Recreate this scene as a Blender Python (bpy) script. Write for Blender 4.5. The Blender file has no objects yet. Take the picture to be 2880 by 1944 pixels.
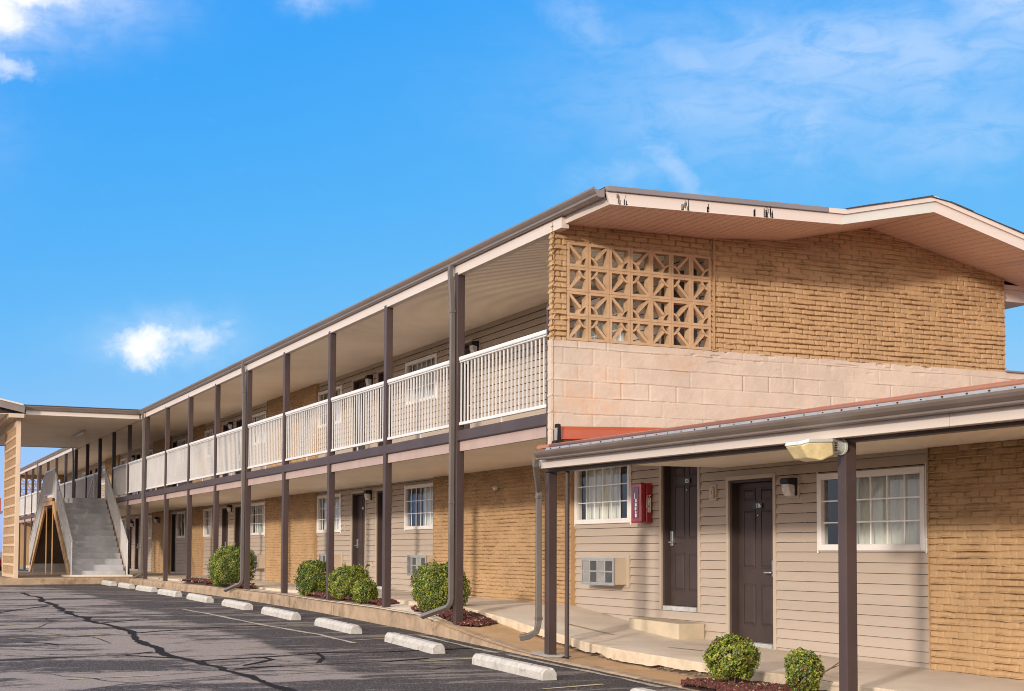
import bpy, math, random
import numpy as np
from mathutils import Vector, Matrix
random.seed(7)
R = math.radians
SC = bpy.context.scene
COL = SC.collection

# ------------------------------------------------------------------ camera
cam_d = bpy.data.cameras.new('camera')
cam = bpy.data.objects.new('camera', cam_d)
COL.objects.link(cam)
yaw, pit, rol = R(24.604), R(2.7347), R(0.233)
fw = Vector((math.sin(yaw) * math.cos(pit), math.cos(yaw) * math.cos(pit), math.sin(pit)))
rt = Vector((math.cos(yaw), -math.sin(yaw), 0))
up = rt.cross(fw)
r2 = rt * math.cos(rol) + up * math.sin(rol)
u2 = up * math.cos(rol) - rt * math.sin(rol)
M = Matrix((r2, u2, -fw)).transposed().to_4x4()
M.translation = Vector((0, 0, 1.6))
cam.matrix_world = M
cam_d.sensor_width = 36
cam_d.lens = 50.289
cam_d.shift_y = 0.1349
cam_d.clip_start = 0.1
cam_d.clip_end = 4000
SC.camera = cam

# ------------------------------------------------------------------ sun and sky
SUN_EL, SUN_AZ = R(13.0), R(232.1)
sd = bpy.data.lights.new('sun', 'SUN')
sun = bpy.data.objects.new('sun', sd)
COL.objects.link(sun)
sd.energy = 2.0
sd.angle = R(3.5)
sd.color = (1.0, 0.91, 0.82)
sdir = Vector((-math.sin(SUN_AZ) * math.cos(SUN_EL), -math.cos(SUN_AZ) * math.cos(SUN_EL), -math.sin(SUN_EL)))
sun.rotation_euler = sdir.to_track_quat('-Z', 'Y').to_euler()
sun.location = (-20, -40, 12)

W = bpy.data.worlds.new('World')
SC.world = W
W.use_nodes = True
nt = W.node_tree
nt.nodes.clear()


class G:
    """tiny node-graph helper"""
    def __init__(s, nt): s.nt = nt
    def n(s, t, **kw):
        x = s.nt.nodes.new(t)
        for k, v in kw.items(): setattr(x, k, v)
        return x
    def put(s, sock, v):
        if v is None: return
        if hasattr(v, 'is_output'): s.nt.links.new(v, sock)
        else: sock.default_value = v
    def m(s, op, a, b=None, c=None, clamp=False):
        x = s.n('ShaderNodeMath', operation=op, use_clamp=clamp)
        s.put(x.inputs[0], a); s.put(x.inputs[1], b)
        if c is not None: s.put(x.inputs[2], c)
        return x.outputs[0]
    def mix(s, f, a, b, bt='MIX'):
        x = s.n('ShaderNodeMix', data_type='RGBA', blend_type=bt)
        s.put(x.inputs[0], f)
        s.put(x.inputs[6], a if hasattr(a, 'is_output') else (*a[:3], 1))
        s.put(x.inputs[7], b if hasattr(b, 'is_output') else (*b[:3], 1))
        return x.outputs[2]
    def noise(s, vec, scale, detail=3, rough=.5, dist=0):
        x = s.n('ShaderNodeTexNoise')
        if vec is not None: s.put(x.inputs['Vector'], vec)
        x.inputs['Scale'].default_value = scale
        x.inputs['Detail'].default_value = detail
        x.inputs['Roughness'].default_value = rough
        x.inputs['Distortion'].default_value = dist
        return x.outputs['Fac']
    def ss(s, v, a, b, to0=0., to1=1.):
        x = s.n('ShaderNodeMapRange', interpolation_type='SMOOTHSTEP')
        s.put(x.inputs[0], v)
        for i, q in enumerate((a, b, to0, to1)): x.inputs[i + 1].default_value = q
        return x.outputs[0]
    def comb(s, x=0., y=0., z=0.):
        q = s.n('ShaderNodeCombineXYZ')
        s.put(q.inputs[0], x); s.put(q.inputs[1], y); s.put(q.inputs[2], z)
        return q.outputs[0]
    def sep(s, v):
        q = s.n('ShaderNodeSeparateXYZ'); s.put(q.inputs[0], v); return q.outputs
    def scale(s, v, t):
        q = s.n('ShaderNodeVectorMath', operation='MULTIPLY')
        s.put(q.inputs[0], v); q.inputs[1].default_value = t
        return q.outputs[0]


g = G(nt)
sky = g.n('ShaderNodeTexSky', sky_type='NISHITA')
sky.sun_disc = False
sky.sun_elevation = SUN_EL
sky.sun_rotation = SUN_AZ
sky.air_density = 1.0
sky.dust_density = 0.4
sky.ozone_density = 2.0
tc = g.n('ShaderNodeTexCoord')
dx, dy, dz = g.sep(tc.outputs['Generated'])
az = g.m('MULTIPLY', g.m('ARCTAN2', dx, dy), 180 / math.pi)
el = g.m('MULTIPLY', g.m('ARCSINE', dz), 180 / math.pi)
sr, sg, sb = [q for q in (lambda x: (s_ for s_ in x.outputs))(g.n('ShaderNodeSeparateColor'))]
nt.links.new(sky.outputs[0], sr.node.inputs[0])
PW, GN = (1.62, .52, .02), (.105, .87, 3.4)
cmb = g.n('ShaderNodeCombineColor')
for i_, s_ in enumerate((sr, sg, sb)):
    nt.links.new(g.m('MULTIPLY', g.m('POWER', s_, PW[i_]), GN[i_]), cmb.inputs[i_])
SKYCOL = cmb.outputs[0]
# clouds, laid out by compass bearing and height above the horizon
ae = g.comb(az, el, 0.0)
warp = g.noise(ae, .55, 5, .6)
warp2 = g.noise(g.comb(el, az, 7.0), .5, 5, .6)
azw = g.m('ADD', az, g.m('MULTIPLY', g.m('SUBTRACT', warp, .5), 2.6))
elw = g.m('ADD', el, g.m('MULTIPLY', g.m('SUBTRACT', warp2, .5), 2.0))


def streak(p, q, w, op, soft=1.0):
    """soft cloud band from bearing/height p to q, half width w degrees"""
    cx, cy = (p[0] + q[0]) / 2, (p[1] + q[1]) / 2
    L = math.hypot(q[0] - p[0], q[1] - p[1]) / 2
    t = math.atan2(q[1] - p[1], q[0] - p[0])
    a = g.m('SUBTRACT', azw, cx); b = g.m('SUBTRACT', elw, cy)
    u = g.m('ADD', g.m('MULTIPLY', a, math.cos(t) / (L + w)), g.m('MULTIPLY', b, math.sin(t) / (L + w)))
    v = g.m('ADD', g.m('MULTIPLY', a, -math.sin(t) / w), g.m('MULTIPLY', b, math.cos(t) / w))
    d = g.m('ADD', g.m('MULTIPLY', u, u), g.m('MULTIPLY', v, v))
    return g.m('MULTIPLY', g.m('POWER', 2.718, g.m('MULTIPLY', d, -1.0 / soft)), op)


mask = None
CL = [((26.3, 21.3), (29.0, 19.6), .75, .17), ((30.4, 19.6), (33.2, 18.6), .8, .24), ((31.5, 19.3), (46, 18.6), 1.7, .30),
      ((29.7, 16.4), (32.4, 13.9), .55, .24), ((37.2, 17.8), (36.3, 15.6), .8, .24), ((29.5, 16.9), (34.5, 17.8), 1.0, .22),
      ((42.5, 20.2), (46, 20.2), 1.3, .36), ((30, 17.8), (43, 17.8), 2.8, .22), ((38, 15.5), (46, 16.3), 1.6, .18),
      ((27.5, 14.6), (30.5, 15.3), .8, .16), ((3.0, 20.9), (8.4, 20.8), 1.3, .5), ((2.5, 19.6), (6.4, 19.5), 1.2, .35),
      ((15.4, 21.5), (17.2, 21.4), .5, .35), ((9.2, 8.1), (12.2, 8.4), .9, .3),
      ((-6, 12), (-1, 14), 2.5, .8)]
for c in CL:
    k = streak(*c)
    mask = k if mask is None else g.m('MAXIMUM', mask, k)
fine = g.noise(g.scale(ae, (.5, 1.3, 1)), .9, 7, .62, .8)
mask = g.m('MULTIPLY', mask, g.ss(fine, .25, .62, .45, 1.15), None, True)
puff = None
for c in [((9.6, 8.05), (10.7, 8.05), .72, 1.12), ((10.8, 8.1), (13.0, 8.5), .58, .66), ((9.6, 7.5), (10.3, 7.5), .45, .75), ((1.0, 21.3), (6.8, 21.0), 1.05, 1.5), ((1.0, 20.2), (5.2, 19.8), 1.0, 1.35), ((3.2, 18.5), (5.2, 17.9), .5, .7)]:
    k = streak(*c); puff = k if puff is None else g.m('MAXIMUM', puff, k)
lace = g.noise(g.scale(ae, (.8, 1.1, 1)), 1.4, 8, .66, .5)
puff = g.ss(g.m('ADD', puff, g.m('MULTIPLY', g.m('SUBTRACT', lace, .5), .62)), .04, 1.15)
mask = g.m('MAXIMUM', mask, puff)
# bright haze round the sun, unseen, added to fill shade with neutral light
sunv = (math.sin(SUN_AZ) * math.cos(SUN_EL), math.cos(SUN_AZ) * math.cos(SUN_EL), math.sin(SUN_EL))
dp = g.n('ShaderNodeVectorMath', operation='DOT_PRODUCT')
nt.links.new(tc.outputs['Generated'], dp.inputs[0]); dp.inputs[1].default_value = sunv
fill_haze = g.ss(dp.outputs['Value'], -.55, .75, 0.0, .85)
CLOUD = (3.9, 3.95, 4.1)
FILL_HAZE = (10.5, 9.8, 9.2)
col = g.mix(mask, SKYCOL, CLOUD)
col = g.mix(fill_haze, col, FILL_HAZE)
bg = g.n('ShaderNodeBackground')
nt.links.new(col, bg.inputs[0])
bg.inputs[1].default_value = 0.15
wo = g.n('ShaderNodeOutputWorld')
nt.links.new(bg.outputs[0], wo.inputs[0])

vs = SC.view_settings
vs.view_transform = 'Standard'; vs.look = "None"; vs.exposure = 0.85; vs.gamma = 1.0; vs.use_curve_mapping = False
SC.cycles.max_bounces = 8
SC.cycles.transparent_max_bounces = 12
SC.cycles.use_denoising = True
SC.cycles.denoising_prefilter = 'NONE'
SC.cycles.filter_width = 1.0


# ------------------------------------------------------------------ materials
def material(name, c, rough=.6, var=.12, vs=3.0, bump=0., bs=60., metal=0., spec=.4, dirt=None, dscale=1.5, dlo=.55, dhi=.75, stretch=(1, 1, 1), coat=0):
    m = bpy.data.materials.new(name); m.use_nodes = True
    t = m.node_tree; t.nodes.clear(); q = G(t)
    geo = q.n('ShaderNodeNewGeometry')
    P = q.scale(geo.outputs['Position'], stretch)
    n1 = q.noise(P, vs, 4, .6)
    cc = q.mix(q.ss(n1, .3, .7), tuple(x * (1 - var) for x in c), tuple(min(1, x * (1 + var)) for x in c))
    if dirt:
        n2 = q.noise(P, dscale, 6, .65, .6)
        cc = q.mix(q.ss(n2, dlo, dhi, 0, 1), cc, dirt)
    b = q.n('ShaderNodeBsdfPrincipled')
    t.links.new(cc, b.inputs['Base Color'])
    b.inputs['Roughness'].default_value = rough
    b.inputs['Metallic'].default_value = metal
    b.inputs['Specular IOR Level'].default_value = spec
    b.inputs['Coat Weight'].default_value = coat
    if bump:
        bn = q.n('ShaderNodeBump'); bn.inputs['Strength'].default_value = bump; bn.inputs['Distance'].default_value = .01
        t.links.new(q.noise(geo.outputs['Position'], bs, 4, .6), bn.inputs['Height'])
        t.links.new(bn.outputs[0], b.inputs['Normal'])
    o = q.n('ShaderNodeOutputMaterial'); t.links.new(b.outputs[0], o.inputs[0])
    return m


MT = {}
MT['brick'] = material('painted_brick', (.350, .220, .110), .75, .10, 1.3, .25, 120, spec=.25, dirt=(.37, .24, .125), dscale=.9, dlo=.5, dhi=.8)
MT['block'] = material('painted_block', (.43, .345, .27), .75, .07, 2.0, .3, 90, spec=.25, dirt=(.47, .30, .19), dscale=1.6, dlo=.52, dhi=.8)
MT['breeze'] = material('painted_breeze_block', (.385, .250, .140), .8, .10, 6, .35, 150, spec=.2, dirt=(.22, .12, .055), dscale=9, dlo=.68, dhi=.76)
MT['screen'] = material('tower_screen_paint', (.47, .345, .235), .8, .06, 2, .2, 90)
MT['siding'] = material('vinyl_siding', (.375, .30, .232), .5, .05, .6, .12, 60, spec=.35, stretch=(1, .15, 6))
MT['trim'] = material('beige_trim', (.40, .32, .235), .45, .05, 1)
MT['fascia'] = material('cream_fascia', (.50, .42, .355), .4, .05, .8, .1, 30, stretch=(.4, .4, 9), dirt=(.5, .37, .27), dscale=1.2, dlo=.62, dhi=.85)
MT['fascia_pink'] = material('pinkish_fascia', (.33, .235, .195), .5, .07, 1.5, stretch=(1, 2, .3))
MT['fascia_grey'] = material('weathered_fascia', (.47, .45, .39), .45, .05, 1)
MT['soffit'] = material('soffit_panel', (.84, .75, .63), .45, .06, .5)
MT['soffit_dark'] = material('soffit_groove', (.20, .15, .11), .6, .05, 1)
MT['gable_soffit'] = material('gable_soffit', (.55, .44, .355), .45, .05, .7)
MT['brown'] = material('brown_post_paint', (.052, .033, .030), .48, .15, 1.2, .06, 60, spec=.32, dirt=(.06, .043, .040), dscale=3, dlo=.6, dhi=.8)
MT['gutter'] = material('brown_gutter', (.145, .112, .092), .33, .10, 1.5, spec=.6)
MT['downspout'] = material('grey_downspout', (.105, .085, .071), .4, .10, 2, spec=.5)
MT['white'] = material('white_rail_paint', (.53, .51, .485), .4, .05, 2, spec=.5)
MT['frame'] = material('white_window_frame', (.66, .61, .56), .4, .05, 2)
MT['muntin'] = material('white_muntin', (.78, .76, .72), .4, .04, 2)
MT['door'] = material('dark_brown_door', (.050, .034, .030), .5, .12, 2, .08, 90, spec=.22)
MT['steel'] = material('brushed_steel', (.55, .54, .52), .3, .06, 8, metal=.9)
MT['alu'] = material('aluminium', (.42, .415, .40), .42, .08, 6, metal=.6)
MT['thresh'] = material('worn_threshold', (.46, .45, .43), .5, .18, 8, metal=.3)
MT['grille_a'] = material('pale_grille', (.27, .255, .23), .6, .08, 20)
MT['grille_b'] = material('dark_grille', (.075, .072, .068), .6, .1, 20)
MT['ac'] = material('beige_ac_casing', (.42, .335, .24), .5, .06, 3)
MT['curtain'] = material('cream_curtain', (.74, .71, .62), .85, .06, 2)
MT['curtain_b'] = material('grey_curtain', (.5, .49, .45), .85, .08, 2)
MT['room'] = material('dark_room', (.03, .026, .022), .9, .1, 1)  # near-black stands in for the darkness of unlit rooms
MT['black'] = material('black_metal', (.012, .012, .012), .5, .1, 3)
MT['plate'] = material('black_number_plate', (.016, .015, .014), .4, .1, 3)
MT['white_print'] = material('white_lettering', (.8, .79, .75), .5, .03, 3)
MT['red'] = material('red_plastic', (.33, .008, .018), .25, .1, 3, spec=.6, coat=.3)
MT['red_dark'] = material('dark_red_window', (.13, .004, .012), .15, .1, 3, spec=.7)
MT['lens_y'] = material('yellowed_lens', (.55, .44, .23), .3, .14, 9, spec=.5, dirt=(.45, .30, .10), dscale=11, dlo=.6, dhi=.72)
MT['lens_c'] = material('frosted_lens', (.55, .53, .50), .2, .1, 20, spec=.6)
MT['grey_cast'] = material('grey_cast_metal', (.48, .49, .44), .45, .1, 8, metal=.3)
MT['orange'] = material('orange_metal', (.31, .062, .022), .35, .08, 2, spec=.5)
MT['rust'] = material('faded_copper_metal', (.19, .075, .04), .4, .08, 1.5, spec=.5)
MT['silver'] = material('silver_strip', (.28, .275, .265), .45, .1, 7, metal=.4)
MT['tar'] = material('black_tar', (.017, .0145, .0135), .9, .2, 8, .4, 60, spec=.08)
MT['shingle'] = material('dark_shingle', (.045, .035, .03), .9, .3, 14, .6, 40)
MT['flash'] = material('grey_roof_flashing', (.155, .135, .13), .4, .06, 1.2, spec=.5)
MT['slab'] = material('walkway_concrete', (.60, .505, .40), .8, .09, 1.1, .25, 70, dirt=(.42, .27, .14), dscale=.8, dlo=.52, dhi=.8)
MT['edge'] = material('slab_edge_concrete', (.48, .385, .27), .85, .15, 5, .5, 50, dirt=(.36, .24, .13), dscale=3, dlo=.55, dhi=.8)
MT['kerb'] = material('stained_kerb', (.29, .205, .13), .9, .16, 3, .6, 70, dirt=(.14, .09, .05), dscale=2.2, dlo=.48, dhi=.72)
MT['apron'] = material('iron_stained_apron', (.40, .245, .12), .9, .12, 2, .4, 110, dirt=(.36, .22, .12), dscale=1.3, dlo=.5, dhi=.8)
MT['soil'] = material('crumbling_fill', (.16, .11, .065), .95, .4, 9, .9, 40, dirt=(.35, .25, .16), dscale=8, dlo=.5, dhi=.6)
MT['stop'] = material('parking_stop_concrete', (.38, .355, .315), .9, .10, 9, .7, 70, dirt=(.22, .19, .155), dscale=11, dlo=.50, dhi=.74)
MT['step'] = material('cream_step_concrete', (.46, .375, .26), .8, .10, 3, .3, 90, dirt=(.42, .27, .10), dscale=3, dlo=.58, dhi=.75)
MT['stair'] = material('grey_stair_paint', (.35, .345, .345), .7, .16, 1.2, .3, 60, dirt=(.30, .29, .28), dscale=.8, dlo=.5, dhi=.75)
MT['tan'] = material('tan_stringer_paint', (.47, .27, .115), .6, .1, 2)
MT['tan_shade'] = material('underside_shade', (.05, .03, .016), .8, .15, 2)  # darkened tan, standing in for shade beneath the flights
MT['mulch_a'] = material('red_mulch', (.10, .026, .018), .9, .35, 30)
MT['mulch_b'] = material('brown_mulch', (.05, .022, .016), .9, .35, 30)
MT['mulch_c'] = material('pale_chips', (.30, .22, .15), .9, .25, 30)
MT['yellow'] = material('worn_yellow_paint', (.34, .27, .15), .8, .25, 6, .3, 80)
MT['paleline'] = material('worn_pale_line', (.30, .255, .20), .85, .25, 5, .3, 80)
MT['twig'] = material('twig_bark', (.10, .065, .04), .9, .2, 20)
MT['leaf_a'] = material('leaf_light', (.225, .235, .024), .5, .22, 15)
MT['leaf_b'] = material('leaf_mid', (.085, .125, .012), .5, .22, 15)
MT['leaf_c'] = material('leaf_dark', (.022, .042, .007), .55, .25, 15)
MT['leaf_d'] = material('leaf_bronze', (.16, .105, .022), .55, .25, 15)
MT['car'] = material('red_car_paint', (.22, .006, .012), .2, .05, 2, spec=.6, coat=.6)
MT['tyre'] = material('tyre_rubber', (.018, .018, .018), .8, .1, 5)
MT['roofmetal'] = material('annex_roof_metal', (.34, .13, .07), .5, .1, 1)


def glass_material(name, tint=(.9, .93, .92)):
    m = bpy.data.materials.new(name); m.use_nodes = True
    t = m.node_tree; t.nodes.clear(); q = G(t)
    fr = q.n('ShaderNodeFresnel'); fr.inputs[0].default_value = 1.5
    tr = q.n('ShaderNodeBsdfTransparent'); tr.inputs[0].default_value = (*tint, 1)
    gl = q.n('ShaderNodeBsdfGlossy'); gl.inputs['Roughness'].default_value = .02
    geo = q.n('ShaderNodeNewGeometry')
    bn = q.n('ShaderNodeBump'); bn.inputs['Strength'].default_value = .05; bn.inputs['Distance'].default_value = .02
    t.links.new(q.noise(geo.outputs['Position'], 3.0, 1), bn.inputs['Height'])
    t.links.new(bn.outputs[0], gl.inputs['Normal'])
    mx = q.n('ShaderNodeMixShader')
    t.links.new(fr.outputs[0], mx.inputs[0]); t.links.new(tr.outputs[0], mx.inputs[1]); t.links.new(gl.outputs[0], mx.inputs[2])
    o = q.n('ShaderNodeOutputMaterial'); t.links.new(mx.outputs[0], o.inputs[0])
    return m


MT['glass'] = glass_material('window_glass')


def asphalt_material():
    m = bpy.data.materials.new('patched_asphalt'); m.use_nodes = True
    t = m.node_tree; t.nodes.clear(); q = G(t)
    geo = q.n('ShaderNodeNewGeometry'); P = geo.outputs['Position']
    px, py, pz = q.sep(P)
    big = q.noise(q.scale(P, (.30, .55, 1)), 1.0, 5, .62, .8)
    mid = q.noise(q.scale(P, (.7, 1.6, 1)), 1.3, 5, .65, .5)
    grain = q.noise(P, 140, 2, .7)
    sp = q.noise(P, 38, 3, .7)
    a = q.m('ADD', q.m('MULTIPLY', big, .62), q.m('MULTIPLY', mid, .38))
    streak = q.noise(q.scale(P, (.55, 2.6, 1)), 1.0, 4, .6, .3)
    a = q.m('ADD', q.m('MULTIPLY', a, .72), q.m('MULTIPLY', streak, .28))
    a = q.m('ADD', a, q.m('MULTIPLY', q.m('SUBTRACT', q.noise(P, 9, 5, .75), .5), .16))
    light = q.ss(a, .455, .525)
    # freshly sealed strip along the parking stops
    ex = q.m('ADD', px, q.m('MULTIPLY', q.m('SUBTRACT', mid, .5), 1.0))
    seal = q.ss(ex, 4.8, 5.0)
    smear = q.ss(q.m('ADD', streak, q.m('MULTIPLY', q.m('SUBTRACT', q.noise(P, 11, 5, .75), .5), .22)), .53, .62, 0, .6)
    light = q.m('ADD', q.m('MULTIPLY', light, q.m('SUBTRACT', 1.0, seal)), q.m('MULTIPLY', seal, smear))
    c = q.mix(light, (.050, .043, .040), (.265, .220, .186))
    c = q.mix(q.m('MULTIPLY', q.ss(sp, .48, .70), .42), c, (.36, .315, .28))
    c = q.mix(q.ss(grain, .38, .70, 0, .65), c, (.035, .029, .027))
    c = q.mix(q.ss(q.noise(P, 75, 2, .6), .62, .75, 0, .6), c, (.42, .38, .35))
    b = q.n('ShaderNodeBsdfPrincipled')
    t.links.new(c, b.inputs['Base Color'])
    b.inputs['Roughness'].default_value = .85
    b.inputs['Specular IOR Level'].default_value = .06
    bn = q.n('ShaderNodeBump'); bn.inputs['Strength'].default_value = .7; bn.inputs['Distance'].default_value = .006
    t.links.new(q.m('ADD', grain, q.m('MULTIPLY', sp, .8)), bn.inputs['Height'])
    t.links.new(bn.outputs[0], b.inputs['Normal'])
    o = q.n('ShaderNodeOutputMaterial'); t.links.new(b.outputs[0], o.inputs[0])
    return m


MT['asphalt'] = asphalt_material()
MT['ground'] = material('distant_ground', (.16, .15, .11), .9, .2, .05)


# ------------------------------------------------------------------ mesh helpers
def tag(o, label=None, cat=None, group=None, kind=None):
    if label: o['label'] = label
    if cat: o['category'] = cat
    if group: o['group'] = group
    if kind: o['kind'] = kind
    return o


def thing(name, loc, label, cat, group=None):
    o = bpy.data.objects.new(name, None); COL.objects.link(o)
    o.location = loc; o.empty_display_size = .2
    return tag(o, label, cat, group)


def world_offset(o):
    v = Vector((0, 0, 0))
    while o is not None:
        v += Vector(o.location); o = o.parent
    return v


class MB:
    """collects shapes given in world coordinates"""
    def __init__(s): s.v = []; s.f = []; s.mi = []; s.cur = 0
    def face(s, pts):
        i = len(s.v); s.v += [tuple(p) for p in pts]; s.f.append(tuple(range(i, i + len(pts)))); s.mi.append(s.cur)
        return s
    def raw(s, vs, fs):
        i = len(s.v); s.v += [tuple(p) for p in vs]
        for f in fs: s.f.append(tuple(i + k for k in f)); s.mi.append(s.cur)
        return s
    def box(s, x0, x1, y0, y1, z0, z1):
        x0, x1 = min(x0, x1), max(x0, x1); y0, y1 = min(y0, y1), max(y0, y1); z0, z1 = min(z0, z1), max(z0, z1)
        v = [(x0, y0, z0), (x1, y0, z0), (x1, y1, z0), (x0, y1, z0), (x0, y0, z1), (x1, y0, z1), (x1, y1, z1), (x0, y1, z1)]
        return s.raw(v, [(0, 3, 2, 1), (4, 5, 6, 7), (0, 1, 5, 4), (1, 2, 6, 5), (2, 3, 7, 6), (3, 0, 4, 7)])
    def frustum(s, axis, sign, lo, hi, base, top, inset):
        """raised panel on plane axis=base; rectangle lo..hi in the other two axes"""
        def P(a, b, h):
            if axis == 0: return (h, a, b)
            return (a, h, b)
        a0, b0 = lo; a1, b1 = hi; i = inset
        v = [P(a0, b0, base), P(a1, b0, base), P(a1, b1, base), P(a0, b1, base),
             P(a0 + i, b0 + i, top), P(a1 - i, b0 + i, top), P(a1 - i, b1 - i, top), P(a0 + i, b1 - i, top)]
        return s.raw(v, [(4, 5, 6, 7), (0, 1, 5, 4), (1, 2, 6, 5), (2, 3, 7, 6), (3, 0, 4, 7)])
    def prism(s, poly, axis, a0, a1, caps=True):
        """extrude a 2-D polygon: axis 0 poly=(y,z), axis 1 poly=(x,z), axis 2 poly=(x,y)"""
        def P(p, a):
            return ((a, p[0], p[1]), (p[0], a, p[1]), (p[0], p[1], a))[axis]
        n = len(poly)
        v = [P(p, a0) for p in poly] + [P(p, a1) for p in poly]
        f = [(i, (i + 1) % n, n + (i + 1) % n, n + i) for i in range(n)]
        if caps: f += [tuple(range(n))[::-1], tuple(range(n, 2 * n))]
        return s.raw(v, f)
    def tube(s, path, r, n=8, rect=None, caps=True):
        """round (radius r) or rectangular (rect=(half width, half depth)) tube along a path"""
        pts = [Vector(p) for p in path]; rings = []
        prev = None
        for i, p in enumerate(pts):
            a = pts[max(i - 1, 0)]; b = pts[min(i + 1, len(pts) - 1)]
            d = (b - a).normalized()
            if prev is None:
                ref = Vector((0, 0, 1)) if abs(d.z) < .8 else Vector((0, 1, 0))
                x = d.cross(ref).normalized()
            else:
                x = (prev - d * prev.dot(d)).normalized()
            prev = x; y = d.cross(x)
            rr = r[i] if isinstance(r, (list, tuple)) else r
            if rect: ring = [p + x * (sx * rect[0]) + y * (sy * rect[1]) for sx, sy in ((-1, -1), (1, -1), (1, 1), (-1, 1))]
            else: ring = [p + x * (rr * math.cos(2 * math.pi * k / n)) + y * (rr * math.sin(2 * math.pi * k / n)) for k in range(n)]
            rings.append(ring)
        n = len(rings[0]); v = [q for ring in rings for q in ring]; f = []
        for i in range(len(rings) - 1):
            for k in range(n):
                f.append((i * n + k, i * n + (k + 1) % n, (i + 1) * n + (k + 1) % n, (i + 1) * n + k))
        if caps: f += [tuple(range(n))[::-1], tuple(range((len(rings) - 1) * n, len(rings) * n))]
        return s.raw(v, f)
    def shear(s, k, y0):
        s.v = [(x, y, z + k * (y - y0)) for x, y, z in s.v]; return s
    def build(s, name, mat, parent=None, smooth=False, bevel=0.):
        me = bpy.data.meshes.new(name)
        off = world_offset(parent)
        me.from_pydata([(x - off.x, y - off.y, z - off.z) for x, y, z in s.v], [], s.f)
        mats = mat if isinstance(mat, (list, tuple)) else [mat]
        for m in mats: me.materials.append(MT[m])
        if len(mats) > 1: me.polygons.foreach_set('material_index', s.mi)
        if smooth: me.polygons.foreach_set('use_smooth', [True] * len(me.polygons))
        o = bpy.data.objects.new(name, me); COL.objects.link(o)
        o.parent = parent
        if bevel:
            b = o.modifiers.new('bevel', 'BEVEL'); b.width = bevel; b.segments = 2; b.limit_method = 'ANGLE'
        return o


def copy_part(o, parent, off=(0, 0, 0)):
    c = o.copy(); COL.objects.link(c); c.parent = parent
    c.location = Vector(o.location) + Vector(off)
    for ch in list(o.children): copy_part(ch, c)
    return c


def np_mesh(name, V, F, mat, parent, smooth=True):
    me = bpy.data.meshes.new(name); off = world_offset(parent)
    V = V - np.array([off.x, off.y, off.z])
    me.vertices.add(len(V)); me.vertices.foreach_set('co', V.astype(np.float32).ravel())
    me.loops.add(F.size); me.loops.foreach_set('vertex_index', F.astype(np.int32).ravel())
    me.polygons.add(len(F)); me.polygons.foreach_set('loop_start', np.arange(0, F.size, F.shape[1], dtype=np.int32))
    me.update(calc_edges=True)
    me.materials.append(MT[mat])
    if smooth: me.polygons.foreach_set('use_smooth', np.ones(len(F), dtype=bool))
    o = bpy.data.objects.new(name, me); COL.objects.link(o); o.parent = parent
    return o


_TAB = np.random.RandomState(3).rand(256, 256)


def vnoise(x, y, seed=0):
    x = np.asarray(x) + seed * 17.3; y = np.asarray(y) + seed * 9.7
    xi = np.floor(x).astype(int); yi = np.floor(y).astype(int); fx = x - xi; fy = y - yi
    fx = fx * fx * (3 - 2 * fx); fy = fy * fy * (3 - 2 * fy)
    t = lambda a, b: _TAB[a % 256, b % 256]
    return (t(xi, yi) * (1 - fx) + t(xi + 1, yi) * fx) * (1 - fy) + (t(xi, yi + 1) * (1 - fx) + t(xi + 1, yi + 1) * fx) * fy


def sst(a, b, x):
    t = np.clip((x - a) / (b - a), 0, 1); return t * t * (3 - 2 * t)


def brick_h(u, v):
    ch, bl = .0677, .207
    v2 = v + .006 * (vnoise(u * 2.2, v * 1.5, 1) - .5) + .004 * (vnoise(u * 9, v * 5, 13) - .5)
    row = np.floor(v2 / ch); fv = v2 / ch - row
    uu = u / bl + .5 * (row % 2) + .16 * (vnoise(row * 3.7, row * 1.1, 2) - .5) + .02 * (vnoise(u * 7, v * 11, 14) - .5)
    col = np.floor(uu); fu = uu - col
    sd = np.where(fv < .5, fv * ch, (fv - 1) * ch); sdu = np.where(fu < .5, fu * bl, (fu - 1) * bl)
    rb = _TAB[row.astype(int) % 256, col.astype(int) % 256]
    jm = .10 + .90 * sst(.30, .70, vnoise(uu * .8, row * 2.3, 11)); jn = .12 + .88 * sst(.28, .62, vnoise(col * 4.1, row * 2.7, 12))
    lip = .004 + .012 * vnoise(col * 2.3 + .5, row * 1.7, 15)
    h = -.034 * jm * np.exp(-(sd / .0060) ** 2) - .042 * jn * np.exp(-(sdu / .0085) ** 2) + .008 * (rb - .5) + lip * (.5 - fv)
    h += .006 * (vnoise(u * 9, v * 9, 3) - .5) + .004 * (vnoise(u * 30, v * 30, 4) - .5)
    # mortar squeezed out of the bed joints: a lip with a sharp lower edge
    cen = .004 + .014 * (vnoise(u * 8, row * 5.1, 5) - .5)
    q = sst(.40, .62, vnoise(u * 3.6, row * 7.3, 6)) * (.35 + .9 * vnoise(u * 15, row * 3.3, 7))
    t = sd - cen
    h += .034 * q * np.exp(-(t / np.where(t > 0, .012, .0035)) ** 2) - .012 * q * np.exp(-((t + .012) / .006) ** 2)
    s2 = sst(.62, .8, vnoise(col * 5.7, row * 2.9, 8)) * vnoise(v * 18, col * 3.1, 9)
    return h + .022 * s2 * np.exp(-((sdu - .004) / .006) ** 2)


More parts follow.
